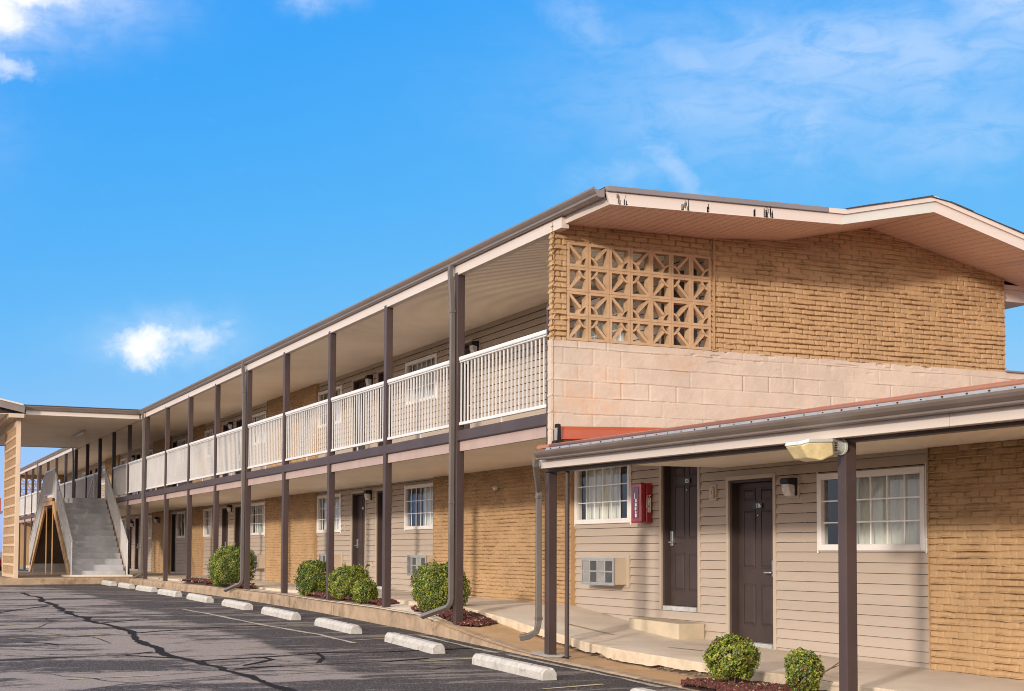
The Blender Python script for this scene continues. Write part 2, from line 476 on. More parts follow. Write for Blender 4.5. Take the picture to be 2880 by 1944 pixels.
def block_h(u, v):
    ch, bl = .2035, .405
    v2 = v - 2.905 + .014 * (vnoise(u * 1.3, v * 2, 21) - .5) + .006 * (vnoise(u * 12, v * 4, 30) - .5)
    row = np.floor(v2 / ch); fv = v2 / ch - row
    uu = u / bl + .5 * (row % 2); col = np.floor(uu); fu = uu - col
    dv = np.minimum(fv, 1 - fv) * ch; du = np.minimum(fu, 1 - fu) * bl
    jm = sst(.25, .6, vnoise(u * 1.1, row * 3.3, 22))
    jn = sst(.45, .8, vnoise(col * 3.1, row * 4.7, 23))
    h = -.015 * (.2 + .8 * jm) * np.exp(-(dv / .0055) ** 2) - .018 * jn * np.exp(-(du / .0055) ** 2)
    h += .010 * (vnoise(u * 2, v * 2, 24) - .5) + .004 * (vnoise(u * 11, v * 11, 25) - .5) + .0025 * (vnoise(u * 30, v * 30, 26) - .5)
    sd = np.where(fv < .5, fv * ch, (fv - 1) * ch)
    t = sd - .005
    h += .014 * sst(.5, .75, vnoise(u * 2.5, row * 6.1, 27)) * np.exp(-(t / np.where(t > 0, .014, .004)) ** 2)
    # cracked, patched top courses
    h -= .02 * sst(.74, .8, vnoise(u * 6, v * 22, 28)) * sst(3.95, 4.2, v) * sst(.5, .7, vnoise(u * .9, 3.1, 29))
    return h


def relief(name, plane, base, u0, u1, v0, v1, du, dv, fn, mat, parent, keep=None):
    """wall face with real relief. plane 'x': facing -X at X=base (u=Y); plane 'y': facing -Y at Y=base (u=X)"""
    nu = max(2, int(round((u1 - u0) / du)) + 1); nv = max(2, int(round((v1 - v0) / dv)) + 1)
    U, Vv = np.meshgrid(np.linspace(u0, u1, nu), np.linspace(v0, v1, nv))
    h = fn(U, Vv)
    if plane == 'x': V = np.stack([base - h, U, Vv], -1).reshape(-1, 3)
    else: V = np.stack([U, base - h, Vv], -1).reshape(-1, 3)
    i = np.arange(nu * nv).reshape(nv, nu)
    a, b, c, d = i[:-1, :-1], i[:-1, 1:], i[1:, 1:], i[1:, :-1]
    F = np.stack([a, d, c, b] if plane == 'x' else [a, b, c, d], -1).reshape(-1, 4)
    if keep is not None:
        cu = (U[:-1, :-1] + U[1:, 1:]).ravel() / 2; cv = (Vv[:-1, :-1] + Vv[1:, 1:]).ravel() / 2
        F = F[keep(cu, cv)]
    return np_mesh(name, V, F, mat, parent)


def siding(name, X, y0, y1, z0, z1, holes, parent, off=0.):
    """lapped boards on plane X between y0..y1 with rectangular openings (ya, yb, za, zb)"""
    m = MB(); lap = .1155
    k0 = math.floor((z0 - off) / lap); k1 = math.ceil((z1 - off) / lap)
    for k in range(k0, k1):
        a, b = max(z0, off + k * lap), min(z1, off + (k + 1) * lap)
        if b - a < .004: continue
        b = min(b, off + (k + 1) * lap - .0050)
        zs = sorted({a, b} | {h for q in holes for h in q[2:] if a < h < b})
        for p, q in zip(zs[:-1], zs[1:]):
            mid = (p + q) / 2; segs = [(y0, y1)]
            for h in holes:
                if h[2] < mid < h[3]:
                    ns = []
                    for s0, s1 in segs:
                        if h[0] > s0: ns.append((s0, min(s1, h[0])))
                        if h[1] < s1: ns.append((max(s0, h[1]), s1))
                    segs = [s for s in ns if s[1] - s[0] > .003]
            fx = lambda z: X - .030 + .026 * min(1, max(0, (z - off) / lap - k))
            for s0, s1 in segs:
                m.face([(fx(p), s0, p), (fx(p), s1, p), (fx(q), s1, q), (fx(q), s0, q)][::-1])
                if abs(p - (off + k * lap)) < 1e-6:
                    m.face([(X + .012, s0, p + .008), (X + .012, s1, p + .008), (fx(p), s1, p), (fx(p), s0, p)])
    return m.build(name, 'siding', parent)


def text_object(name, s, size, mat, parent, origin, xa, ya, depth=.002, wide=1.0):
    cu = bpy.data.curves.new(name, 'FONT'); cu.body = s; cu.size = size; cu.align_x = 'CENTER'; cu.align_y = 'CENTER'; cu.offset = .0007 * size / .05; cu.extrude = depth
    t = bpy.data.objects.new(name, cu); COL.objects.link(t)
    dg = bpy.context.evaluated_depsgraph_get(); dg.update()
    me = bpy.data.meshes.new_from_object(t.evaluated_get(dg))
    bpy.data.objects.remove(t); bpy.data.curves.remove(cu)
    xa, ya = Vector(xa), Vector(ya); za_ = xa.cross(ya)
    o0 = Vector(origin) - world_offset(parent)
    for v in me.vertices: v.co = o0 + xa * (v.co.x * wide) + ya * v.co.y + za_ * v.co.z
    me.materials.clear(); me.materials.append(MT[mat]); me.name = name
    o = bpy.data.objects.new(name, me); COL.objects.link(o); o.parent = parent
    return o


def interp(y, P):
    return float(np.interp(y, [p[0] for p in P], [p[1] for p in P]))


Z_ASPH = [(-200, 0), (0, 0.0), (13.4, .262), (16.7, .325), (20, .41), (25, .50), (31, .56), (36, .59), (60, .62), (200, .62)]
Z_KERB = [(0, .0), (13.4, .268), (15, .305), (15.8, .328), (16.5, .36), (17.5, .43), (18.3, .50), (18.8, .55), (19.4, .615), (20, .66), (22, .695), (25, .715), (28, .755), (60, .77)]
Z_WALK = [(0, .38), (10, .40), (13, .41), (14.5, .432), (16.1, .469), (18, .60), (20, .785), (100, .785)]
za = lambda y: interp(y, Z_ASPH)
zk = lambda y: interp(y, Z_KERB)
zw = lambda y: interp(y, Z_WALK)

# ------------------------------------------------------------------ the ground
ys = [-120, -60, -20] + [y * 1.0 for y in range(0, 45)] + [50, 60, 80, 100, 130]
m = MB()
for a, b in zip(ys[:-1], ys[1:]):
    for x0, x1 in ((-90, -20), (-20, 0), (0, 7.72)):
        m.face([(x0, a, za(a)), (x1, a, za(a)), (x1, b, za(b)), (x0, b, za(b))])
tag(m.build('parking_lot', 'asphalt'), 'patched grey asphalt car park in front of the motel', 'car park', kind='structure')
m = MB()
m.face([(-1500, -1500, -.08), (1500, -1500, -.08), (1500, 1500, -.08), (-1500, 1500, -.08)])
tag(m.build('ground', 'ground'), 'flat open ground around the motel', 'ground', kind='structure')

# raised walkway slab with a ragged outer edge
rng = random.Random(4)
m = MB(); fill = MB()
yy = [4.0 + .07 * i for i in range(236)] + [20.56 + .5 * i for i in range(121)]


def slab_x(y):
    return interp(y, [(4, 8.33), (12, 8.33), (13.9, 8.35), (15, 8.30), (16.6, 8.43), (18.5, 8.46), (19.6, 8.36), (20.5, 8.30), (80, 8.30)])


prev = None
for y in yy:
    x, z = slab_x(y), zw(y)
    drop = (.085 + .07 * float(vnoise(y * .9, 3.3, 2)) * float(vnoise(y * 3.1, 7.3, 5)) + .05 * max(0, float(vnoise(y * 5, 1.3, 6)) - .6) + .012 * (rng.random() - .5)) if y < 20.3 else .13
    cur = ((10.25, y, z), (x, y, z), (x - .012, y, z - .012), (x - .012, y, z - drop))
    if prev:
        for i in range(3):
            m.cur = 0 if i == 0 else 1
            m.face([prev[i], cur[i], cur[i + 1], prev[i + 1]][::-1])
    prev = cur
tag(m.build('walkway', ['slab', 'edge']), 'raised concrete walkway along the room doors', 'walkway', kind='structure')
rng = random.Random(5)
V = []; n = 0
for y in [4 + .07 * i for i in range(int(16.4 / .07))]:
    x = slab_x(y) + .09
    V.append([(x + .02, y, zw(y) - .05), (x + .02 * rng.random(), y, zw(y) - .10), (x - .06 + .07 * float(vnoise(y * 7, 1.1, 4)) + .02 * rng.random(), y, zw(y) - .15), (x - .08 + .03 * rng.random(), y, zk(y) - .015), (x - .16, y, zk(y) - .05)])
for a, b in zip(V[:-1], V[1:]):
    for i in range(4): fill.face([a[i], b[i], b[i + 1], a[i + 1]][::-1])
tag(fill.build('walkway_base', 'soil'), 'crumbling broken fill under the walkway edge', 'walkway base', kind='structure')

# apron and paved strip between kerb and walkway
m = MB()
for a, b in zip(yy[:-1], yy[1:]):
    if a > 44: break
    xa0, xb0 = slab_x(a) + .12, slab_x(b) + .12
    m.cur = 0 if a < 19.2 else 1
    za_, zb_ = zk(a) + .005, zk(b) + .005
    tl = [(0, -.035), (16, -.03), (18.3, .01), (19, .03), (99, .03)]
    wa, wb = (min(za_ + interp(a, tl), zw(a) - .05), min(zb_ + interp(b, tl), zw(b) - .05))
    m.face([(7.60, a, za_), (xa0, a, wa), (xb0, b, wb), (7.60, b, zb_)])
tag(m.build('apron', ['apron', 'slab']), 'tan stained concrete apron between walkway and car park', 'apron', kind='structure')

# kerb with a rounded top
m = MB()


def kerb_x(y):
    return interp(y, [(4, 7.52), (13, 7.53), (16, 7.58), (17.5, 7.62), (22, 7.63), (30, 7.60), (36, 7.45), (44, 7.40)])


prof = lambda y: [(kerb_x(y) - .012, za(y) - .05), (kerb_x(y) + .0, zk(y) - .05), (kerb_x(y) + .012, zk(y) - .015), (kerb_x(y) + .05, zk(y) + .009), (kerb_x(y) + .17, zk(y) + .011), (kerb_x(y) + .19, zk(y) - .06)]
kr = random.Random(8)
prev = None
for y in yy:
    if y > 44: break
    j = (kr.random() - .5) * .012
    cur = [(x + j, y, max(z, za(y) - .05) + (kr.random() - .5) * .006) for x, z in prof(y)]
    if prev:
        for i in range(len(cur) - 1): m.face([prev[i], cur[i], cur[i + 1], prev[i + 1]][::-1])
    prev = cur
tag(m.build('kerb', 'kerb', smooth=True), 'stained brown concrete kerb along the motel front', 'kerb', kind='structure')

# landing slab under the stairs
m = MB()
m.box(-9, 7.52, 43.6, 58.2, .3, .79)
tag(m.build('stair_plaza', 'kerb', bevel=.03), 'raised concrete slab under the stair canopy', 'paving', kind='structure')


def ribbon(pts, w, mat, name, label, z=.006, jit=.0, seed=1):
    rr = random.Random(seed); P = []
    for (x0, y0), (x1, y1) in zip(pts[:-1], pts[1:]):
        L = math.hypot(x1 - x0, y1 - y0); k = max(1, int(L / .12))
        P += [(x0 + (x1 - x0) * i / k, y0 + (y1 - y0) * i / k) for i in range(k)]
    P.append(pts[-1]); m = MB(); prev = None; ph = rr.random() * 9
    for i, (x, y) in enumerate(P):
        a = P[max(0, i - 1)]; b = P[min(len(P) - 1, i + 1)]
        d = Vector((b[0] - a[0], b[1] - a[1])).normalized(); nx, ny = -d.y, d.x
        c = jit * (vnoise(i * .35, ph, 3) - .5 + .5 * (vnoise(i * .9, ph, 6) - .5)); ww = w * (.55 + .9 * float(vnoise(i * .3, ph + 5, 4)))
        l = (x + nx * (c + ww), y + ny * (c + ww)); r = (x + nx * (c - ww), y + ny * (c - ww))
        cur = ((l[0], l[1], za(l[1]) + z), (r[0], r[1], za(r[1]) + z))
        if prev: m.face([prev[0], prev[1], cur[1], cur[0]])
        prev = cur
    return tag(m.build(name, mat), label, name.replace('_', ' '), kind='structure')


crack = [(3.55, 35.5), (3.63, 32.9), (3.62, 32.0), (3.47, 30.9), (3.48, 29.4), (3.42, 27.4), (3.38, 25.4), (3.46, 24.4), (3.32, 23.7), (3.43, 23.0), (3.56, 22.5), (3.58, 21.7), (3.60, 20.7), (3.47, 19.6), (3.48, 18.6), (3.40, 17.8), (3.5, 17.1), (3.6, 16.4), (3.65, 15.8), (3.75, 15.3), (3.74, 14.7), (3.73, 14.1), (3.78, 13.7), (3.85, 13.3), (3.9, 12.0)]
ribbon(crack, .052, 'tar', 'tar_seam', 'wide black tar seam wandering down the car park', .007, .14, 1)
for i, p in enumerate([[(-2, 16.9), (1.52, 17.29), (2.14, 17.48), (2.91, 17.52), (3.35, 17.84)], [(3.58, 20.73), (4.13, 21.14), (4.82, 21.54), (5.74, 21.92)],
                       [(3.66, 16.62), (4.25, 16.79), (4.81, 16.98), (5.27, 17.22), (6.1, 17.1), (7.5, 17.3)], [(3.77, 15.58), (4.3, 15.73), (4.83, 15.77), (5.6, 15.9), (6.3, 16.15)],
                       [(2.93, 17.48), (3.28, 17.2), (3.47, 16.98)], [(3.47, 23.01), (4.18, 23.68)], [(3.99, 15.92), (4.28, 16.25), (4.48, 16.54), (4.45, 16.73), (4.33, 16.77)],
                       [(4.9, 16.0), (5.1, 16.5), (5.2, 17.1)], [(2.0, 19.6), (2.25, 19.4), (2.35, 19.1)], [(1.5, 24.5), (2.6, 27.0), (3.4, 28.6)]]):
    ribbon(p, .026, 'tar', 'tar_seam', 'thin black tar line sealing a crack in the asphalt', .0065, .05, 10 + i)
for i, p in enumerate([[(1.96, 15.07), (2.91, 15.18)], [(1.95, 17.7), (2.63, 17.6)], [(1.89, 20.23), (2.65, 20.46), (3.46, 20.76)], [(2.21, 25.32), (3.32, 25.69)], [(6.15, 24.7), (6.67, 25.09)],
                       [(6.13, 21.82), (6.72, 21.99)], [(6.18, 12.75), (6.96, 12.95)], [(6.0, 15.8), (6.9, 16.0)], [(6.2, 18.8), (6.8, 19.0)], [(6.2, 27.8), (6.8, 28.0)], [(1.9, 22.9), (2.9, 23.2)]]):
    ribbon(p, .026, 'yellow', 'painted_line', 'worn yellow bay line painted on the asphalt', .0055, .01, 30 + i)
for i, p in enumerate([[(5.5, 26.5), (5.65, 24.43), (5.8, 21.74), (6.05, 19.79), (6.1, 18.4)], [(7.40, 19.3), (7.38, 17.7), (7.40, 16.6)], [(7.42, 16.3), (7.40, 15.0), (7.42, 13.6), (7.4, 12.5)]]):
    ribbon(p, .038, 'paleline', 'painted_line', 'faded pale line painted along the asphalt', .0055, .03, 50 + i)
cr = random.Random(77)
for i in range(15):
    x, y = cr.uniform(0.5, 5.6), cr.uniform(12.5, 30); ang = cr.choice((0, 0, 1.5)) + cr.uniform(-.5, .5); p = [(x, y)]
    for _ in range(cr.randint(5, 11)):
        ang += cr.uniform(-.5, .5); x += .35 * math.cos(ang); y += .35 * math.sin(ang); p.append((x, y))
    ribbon(p, .007, 'tar', 'asphalt_crack', 'hairline crack in the worn asphalt', .005, .05, 90 + i)
m = MB()
for y0, y1, x0, x1 in [(17.9, 16.7, 9.05, 9.1), (15.1, 14.6, 9.0, 9.15)]:
    m.face([(x0, y0, zw(y0) + .004), (x1, y1, zw(y1) + .004), (x1 + .06, y1, zw(y1) + .004), (x0 + .06, y0, zw(y0) + .004)])
tag(m.build('painted_line', 'yellow'), 'rubbed yellow line on the walkway before door 125', 'painted line', kind='structure')

# ------------------------------------------------------------------ the two-storey motel
XS, XB = 10.2, 10.1           # siding plane and brick plane
PY = lambda k: 18.796 + 3.0284 * k
motel = thing('motel_building', (10.2, 15.9, .79), 'long two-storey tan brick and siding motel with a railed upper gallery', 'motel')
annex = thing('single_storey_wing', (10.2, 10.0, .40), 'low single-storey motel wing with orange metal roof at the near end', 'motel wing')

U0 = dict(win=[(18.10, 19.85)], door=[(16.22, 17.27)])
UN = dict(win=[(25.75, 27.47), (31.73, 33.57), (38.5, 40.17), (44.95, 46.10), (48.96, 50.29), (55.0, 56.6), (60.8, 62.4), (66.2, 67.9), (72.0, 73.7)],
          door=[(28.27, 29.27), (29.92, 30.97), (41.0, 41.99), (42.68, 43.66), (50.45, 51.35), (57.6, 58.6), (59.2, 60.2), (68.6, 69.6), (70.3, 71.3)])


def window(parent, y0, y1, z0, z1, cols=6, rows=3, cover=(.0, 1.0), mat='curtain', seed=0):
    f = .072; X = XS
    m = MB()
    m.box(X - .045, X + .06, y0, y0 + f, z0, z1); m.box(X - .045, X + .06, y1 - f, y1, z0, z1)
    m.box(X - .045, X + .06, y0 + f, y1 - f, z1 - f, z1); m.box(X - .05, X + .06, y0 + f, y1 - f, z0, z0 + f)
    m.box(X - .036, X - .018, y0 - .02, y0, z0 - .03, z1 + .03); m.box(X - .036, X - .018, y1, y1 + .02, z0 - .03, z1 + .03)
    w = m.build('window', 'frame', parent, bevel=.006)
    a, b, c, d = y0 + f, y1 - f, z0 + f, z1 - f
    m = MB()
    for i in range(1, cols): y = a + (b - a) * i / cols; m.box(X - .012, X + .0, y - .0065, y + .0065, c, d)
    for i in range(1, rows): z = c + (d - c) * i / rows; m.box(X - .0135, X + .001, a, b, z - .0075, z + .0075)
    m.build('muntin_grid', 'muntin', w)
    m = MB(); m.face([(X + .008, b, c), (X + .008, a, c), (X + .008, a, d), (X + .008, b, d)])
    m.build('window_pane', 'glass', w)
    if cover:
        m = MB(); rr = random.Random(seed); n = int(70 * (cover[1] - cover[0])) + 6; prev = None; ph = rr.random() * 6
        for i in range(n + 1):
            t = cover[0] + (cover[1] - cover[0]) * i / n; y = a + (b - a) * t
            x = X + .15 + .022 * math.sin(t * 62 + ph + 1.5 * math.sin(t * 9 + ph)) + .008 * math.sin(t * 151 + ph)
            if prev: m.face([(prev[0], prev[1], c - .1), (x, y, c - .1), (x, y, d + .1), (prev[0], prev[1], d + .1)])
            prev = (x, y)
        m.build('curtain', mat, w, smooth=True)
    return w


def door(parent, y0, y1, z0, handle_far=True, number=None, h=2.15):
    X = XS; z1 = z0 + h; t = .055
    a, b, c, d = y0 + t + .045, y1 - t - .045, z0 + .06, z1 - t - .04
    m = MB(); m.box(X + .095, X + .14, a, b, c, d)
    W_ = b - a; pw = W_ * .30; g_ = (W_ - 2 * pw) / 3
    for zz0, zz1 in ((.10, .36), (.46, .83), (.885, .965)):
        for k in range(2):
            p = a + g_ + k * (pw + g_); q0, q1 = c + (d - c) * zz0, c + (d - c) * zz1
            for e0, e1, e2, e3 in ((p, p + .012, q0, q1), (p + pw - .012, p + pw, q0, q1), (p + .012, p + pw - .012, q0, q0 + .012), (p + .012, p + pw - .012, q1 - .012, q1)):
                m.box(X + .087, X + .0949, e0, e1, e2, e3)
            m.frustum(0, -1, (p + .018, q0 + .018), (p + pw - .018, q1 - .018), X + .0949, X + .084, .022)
    dr = m.build('door', 'door', parent, bevel=.003)
    m = MB()
    m.box(X - .035, X + .02, y0, y0 + t, z0, z1); m.box(X - .035, X + .02, y1 - t, y1, z0, z1); m.box(X - .035, X + .02, y0 + t, y1 - t, z1 - t, z1)
    m.cur = 1
    m.box(X - .01, X + .145, y0 + t, a - .004, z0, z1 - t); m.box(X - .01, X + .145, b + .004, y1 - t, z0, z1 - t); m.box(X - .01, X + .145, a - .004, b + .004, d + .004, z1 - t)
    m.build('door_frame', ['trim', 'door'], dr, bevel=.004)
    m = MB(); m.box(X - .03, X + .14, a - .004, b + .004, z0 - .005, c - .006)
    m.build('threshold', 'thresh', dr)
    hy = (b - .075) if handle_far else (a + .075); sg = -1 if handle_far else 1; hz = c + .88
    m = MB(); m.box(X + .058, X + .094, hy - .035, hy + .035, hz - .06, hz + .14)
    m.tube([(X + .06, hy, hz - .01), (X + .02, hy, hz - .01), (X + .012, hy + sg * .02, hz - .01), (X + .012, hy + sg * .13, hz - .012)], .012, 8)
    m.build('handle', 'steel', dr, bevel=.008)
    cy = (a + b) / 2; pz = c + (d - c) * .853
    m = MB(); m.box(X + .076, X + .083, cy - .105, cy + .105, pz - .036, pz + .036)
    pl = m.build('number_plate', 'plate', dr)
    if number:
        text_object('number', number, .074, 'white_print', dr, (X + .0745, cy - .03, pz), (0, -1, 0), (0, 0, 1), .0012, .9)
    else:
        m = MB(); m.box(X + .073, X + .0755, cy - .05, cy + .02, pz - .022, pz + .022); m.build('number', 'white_print', dr)
    m = MB(); m.tube([(X + .095, cy - .01, pz - .12), (X + .080, cy - .01, pz - .12)], .009, 10); m.build('peephole', 'steel', dr)
    return dr


covers = [((.0, .62), 'curtain'), ((.0, 1.0), 'curtain'), ((.3, 1.0), 'curtain_b'), ((.0, .45), 'curtain'), ((.1, 1.0), 'curtain'), ((.5, 1.0), 'curtain_b'), ((.0, .8), 'curtain'), ((.2, .9), 'curtain_b'), ((0, 1), 'curtain')]
# lower storey
low_holes, up_holes = [], []
window(motel, 18.10, 19.85, 2.03, 2.93, 6, 3, (.33, 1.0), 'curtain', 5); low_holes.append((18.10, 19.85, 2.03, 2.93))
for i, (a, b) in enumerate(UN['win']):
    sl = abs(a - 48.96) < .1
    window(motel, a, b, 2.04, 2.94, 2 if sl else 6, 1 if sl else 3, None if sl else covers[i % 9][0], covers[i % 9][1], i); low_holes.append((a, b, 2.04, 2.94))
door(motel, 16.22, 17.27, .815, True, '125'); low_holes.append((16.22, 17.27, .815, 2.965))
for i, (a, b) in enumerate(UN['door']):
    door(motel, a, b, .80, i % 2 == 1); low_holes.append((a, b, .80, 2.95))
# upper storey
UPW = [(18.10, 19.85)] + UN['win']; UPD = [(16.22, 17.27), (24.0, 25.0)] + UN['door']
for i, (a, b) in enumerate(UPW):
    window(motel, a, b, 4.58, 5.46, 6, 3, covers[(i + 1) % 9][0], covers[(i + 1) % 9][1], 40 + i); up_holes.append((a, b, 4.58, 5.46))
for i, (a, b) in enumerate(UPD):
    door(motel, a, b, 3.36, i % 2 == 0); up_holes.append((a, b, 3.36, 5.51))
# walls: siding between brick panels
low_sid = [(15.80, 19.87), (25.70, 33.60), (38.13, 46.10), (47.45, 51.43), (54.55, 62.5), (66.0, 80.6)]
up_sid = [(15.86, 33.60), (38.13, 46.10), (47.45, 51.43), (54.55, 62.5), (66.0, 80.6)]
for a, b in low_sid:
    siding('siding_wall', XS, a, b, .36, 3.05, [h for h in low_holes if h[0] < b and h[1] > a], motel)
for a, b in up_sid:
    siding('siding_wall', XS, a, b, 3.30, 5.72, [h for h in up_holes if h[0] < b and h[1] > a], motel, .05)


def brick_panel(parent, y0, y1, z0, z1, du=.016, dv=.0113):
    o = relief('brick_wall', 'x', XB + .014, y0, y1, z0, z1, du, dv, brick_h, 'brick', parent)
    m = MB(); m.box(XB + .075, XS + .06, y0 + .014, y1 - .014, z0, z1); m.box(XB + .004, XS + .06, y0 - .002, y0 + .012, z0, z1); m.box(XB + .004, XS + .06, y1 - .012, y1 + .002, z0, z1); m.build('brick_return', 'brick', o)
    return o


for a, b, k in [(19.86, 25.72, 1), (33.58, 38.15, 1.6), (46.08, 47.47, 2), (51.41, 54.6, 2.4), (62.48, 66.02, 3)]:
    brick_panel(motel, a, b, .70, 3.04, .010 * k, .0058 * (1, 1.6, 2, 2.4, 3)[(1, 1.6, 2, 2.4, 3).index(k)])
    if a > 30: brick_panel(motel, a, b, 3.30, 5.72, .010 * k, .0058 * k)

# end wall: brick above, painted block below, pierced block screen beside the gallery
YE = 15.735
GX0, GX1, GZ0, GZ1 = 7.94, 10.035, 4.225, 5.455


def wall_top(x):
    return interp(x, [(7.7, 5.68), (10.05, 5.71), (11.0, 5.79), (12.64, 6.12), (15.1, 5.66)])


def keep_end(u, v):
    top = np.interp(u, [7.7, 10.05, 11.0, 12.64, 15.1], [5.70, 5.73, 5.80, 6.14, 5.68])
    return (v < top) & ~((u > GX0 - .005) & (u < GX1 + .005) & (v > GZ0 - .02) & (v < GZ1 + .003))


relief('brick_wall', 'y', YE - .006, 7.735, 15.03, 4.215, 6.16, .0095, .0052, brick_h, 'brick', motel, keep_end)
relief('brick_wall', 'x', 7.750, 15.712, 15.85, 4.215, 5.68, .012, .0113, brick_h, 'brick', motel)
relief('block_wall', 'y', YE - .012, 7.722, 16.2, 2.78, 4.222, .013, .0075, block_h, 'block', motel)
relief('block_wall', 'x', 7.738, 15.705, 15.85, 2.82, 4.222, .0145, .0145, lambda u, v: block_h(u + .1, v) * .9, 'block', motel)
m = MB()
YB = YE + .062
m.box(7.80, GX0, YB, 15.845, 2.72, 5.68); m.box(GX0, GX1, YB, 15.845, 2.72, GZ0 - .004); m.box(GX0, GX1, YB, 15.845, GZ1, 5.70)
m.box(GX1, 15.026, YB, 15.845, 2.72, 5.66); m.prism([(11.0, 5.66), (15.026, 5.66), (12.64, 6.10), (11.0, 5.78)], 1, YB, 15.845)
m.box(15.026, 17.6, YB, 15.845, 2.72, 4.21); m.box(15.018, 15.034, YE - .004, YB - .001, 4.22, 5.66)
m.build('end_wall', 'brick', motel)
m = MB(); m.box(15.03, 17.7, YE - .05, 15.9, 4.222, 4.245); m.build('wall_capping', 'flash', motel)
m = MB()
m.box(14.93, 15.03, 15.85, 80.8, .3, 5.64)
m.build('rear_wall', 'block', motel)
m = MB(); m.box(GX1 + .03, GX1 + .05, YE - .030, YE - .008, 4.24, 5.72); m.build('joint_strip', 'brick', motel)


def breeze(m, u0, v0, s, cu, cv, d0, d1, P, t=.034):
    """one pierced block: square rim, quarter ring round corner (cu, cv in 0/1) and a diagonal rib"""
    def box(a0, a1, b0, b1):
        q = [(a0, b0), (a1, b0), (a1, b1), (a0, b1)]
        m.raw([P(a, b, d0) for a, b in q] + [P(a, b, d1) for a, b in q], [(0, 3, 2, 1), (4, 5, 6, 7), (0, 1, 5, 4), (1, 2, 6, 5), (2, 3, 7, 6), (3, 0, 4, 7)])
    e = .0015
    box(u0 + e, u0 + s - e, v0 + e, v0 + t); box(u0 + e, u0 + s - e, v0 + s - t, v0 + s - e); box(u0 + e, u0 + t, v0 + t, v0 + s - t); box(u0 + s - t, u0 + s - e, v0 + t, v0 + s - t)
    cx, cy = u0 + cu * s, v0 + cv * s; sx, sy = (1 if cu == 0 else -1), (1 if cv == 0 else -1)
    r1, r0 = s * .49, s * .49 - .026; n = 9; ring = []
    i0, i1 = d0 + .006, d1 - .006
    for k in range(n + 1):
        th = math.pi / 2 * k / n; ring.append(((cx + sx * r0 * math.cos(th), cy + sy * r0 * math.sin(th)), (cx + sx * r1 * math.cos(th), cy + sy * r1 * math.sin(th))))
    for (a, b), (c, d) in zip(ring[:-1], ring[1:]):
        m.raw([P(*a, i0), P(*b, i0), P(*d, i0), P(*c, i0), P(*a, i1), P(*b, i1), P(*d, i1), P(*c, i1)], [(0, 1, 2, 3), (7, 6, 5, 4), (0, 3, 7, 4), (1, 5, 6, 2)])
    h = .013 * math.sqrt(.5) * 1.35
    a = (cx + sx * (r1 * .7071 - .004), cy + sy * (r1 * .7071 - .004)); b = (cx + sx * (s - t + .004), cy + sy * (s - t + .004))
    q = [(a[0] - sx * h, a[1] + sy * h), (a[0] + sx * h, a[1] - sy * h), (b[0] + sx * h, b[1] - sy * h), (b[0] - sx * h, b[1] + sy * h)]
    m.raw([P(*p, i0) for p in q] + [P(*p, i1) for p in q], [(0, 1, 2, 3), (7, 6, 5, 4), (0, 4, 5, 1), (1, 5, 6, 2), (2, 6, 7, 3), (3, 7, 4, 0)])


def breeze_screen(name, parent, mat, u0, v0, s, sv, nu, nv, d0, d1, P):
    m = MB()
    for j in range(nv):
        for i in range(nu):
            PP = lambda a, b, d, v00=v0 + j * s: P(a, v0 + (b - v0) * sv / s, d)
            breeze(m, u0 + i * s, v0 + j * s, s, 1 if i % 2 == 0 else 0, 0 if (nv - 1 - j) % 2 == 0 else 1, d0, d1, PP)
    return m.build(name, mat, parent)


breeze_screen('breeze_block_screen', motel, 'breeze', GX0, GZ0, (GX1 - GX0) / 7, (GZ1 - GZ0) / 4, 7, 4, YE - .014, 15.84, lambda a, b, d: (a, d, b))
breeze_screen('breeze_block_screen', motel, 'breeze', GX0, GZ0, (GX1 - GX0) / 7, (GZ1 - GZ0) / 4, 7, 4, 80.7, 80.82, lambda a, b, d: (a, d, b))
m = MB()
m.box(7.75, GX0, 80.7, 80.82, .7, 5.7); m.box(GX0, GX1, 80.7, 80.82, .7, GZ0); m.box(GX0, GX1, 80.7, 80.82, GZ1, 5.7); m.box(GX1, 15.0, 80.7, 80.82, .7, 5.9)
m.build('end_wall', 'brick', motel)

# posts
m = MB(); m.box(7.74, 7.855, PY(0), PY(0) + .115, .42, 5.60)
post0 = m.build('post', 'brown', motel, bevel=.006)
for k in range(1, 21): copy_part(post0, motel, (0, 3.0284 * k, 0))
m = MB(); m.box(7.745, 7.835, 15.862, 15.905, 2.86, 4.68); m.build('end_post', 'brown', motel, bevel=.004)
# gallery beam, boards, floor, ceilings
m = MB(); m.box(7.7425, 7.85, 15.907, 80.7, 3.172, 3.322); m.build('gallery_beam', 'brown', motel, bevel=.012)
m = MB()
for k in range(-1, 20):
    a = PY(k) + .118 if k >= 0 else 15.91
    m.box(7.785, 7.84, a, PY(k + 1) - .003, 3.03, 3.171)
m.build('gallery_fascia', 'fascia_pink', motel)
m = MB(); m.box(7.852, 10.19, 15.856, 80.7, 3.062, 3.318); m.build('gallery_floor', 'slab', motel)


def ceiling(name, mat, parent, xa, z_a, xb, z_b, y0, y1, pitch, gap=.024, deep=.05):
    m = MB(); n = int((y1 - y0) / pitch)
    for i in range(n):
        a = y0 + i * pitch; b = a + pitch - gap; c = a + pitch
        m.face([(xa, a, z_a), (xb, a, z_b), (xb, b, z_b), (xa, b, z_a)])
        m.face([(xa, b, z_a), (xb, b, z_b), (xb, b, z_b + deep), (xa, b, z_a + deep)])
        m.face([(xa, b, z_a + deep), (xb, b, z_b + deep), (xb, c, z_b + deep), (xa, c, z_a + deep)])
        m.face([(xa, c, z_a + deep), (xb, c, z_b + deep), (xb, c, z_b), (xa, c, z_a)])
    return m.build(name, mat, parent)


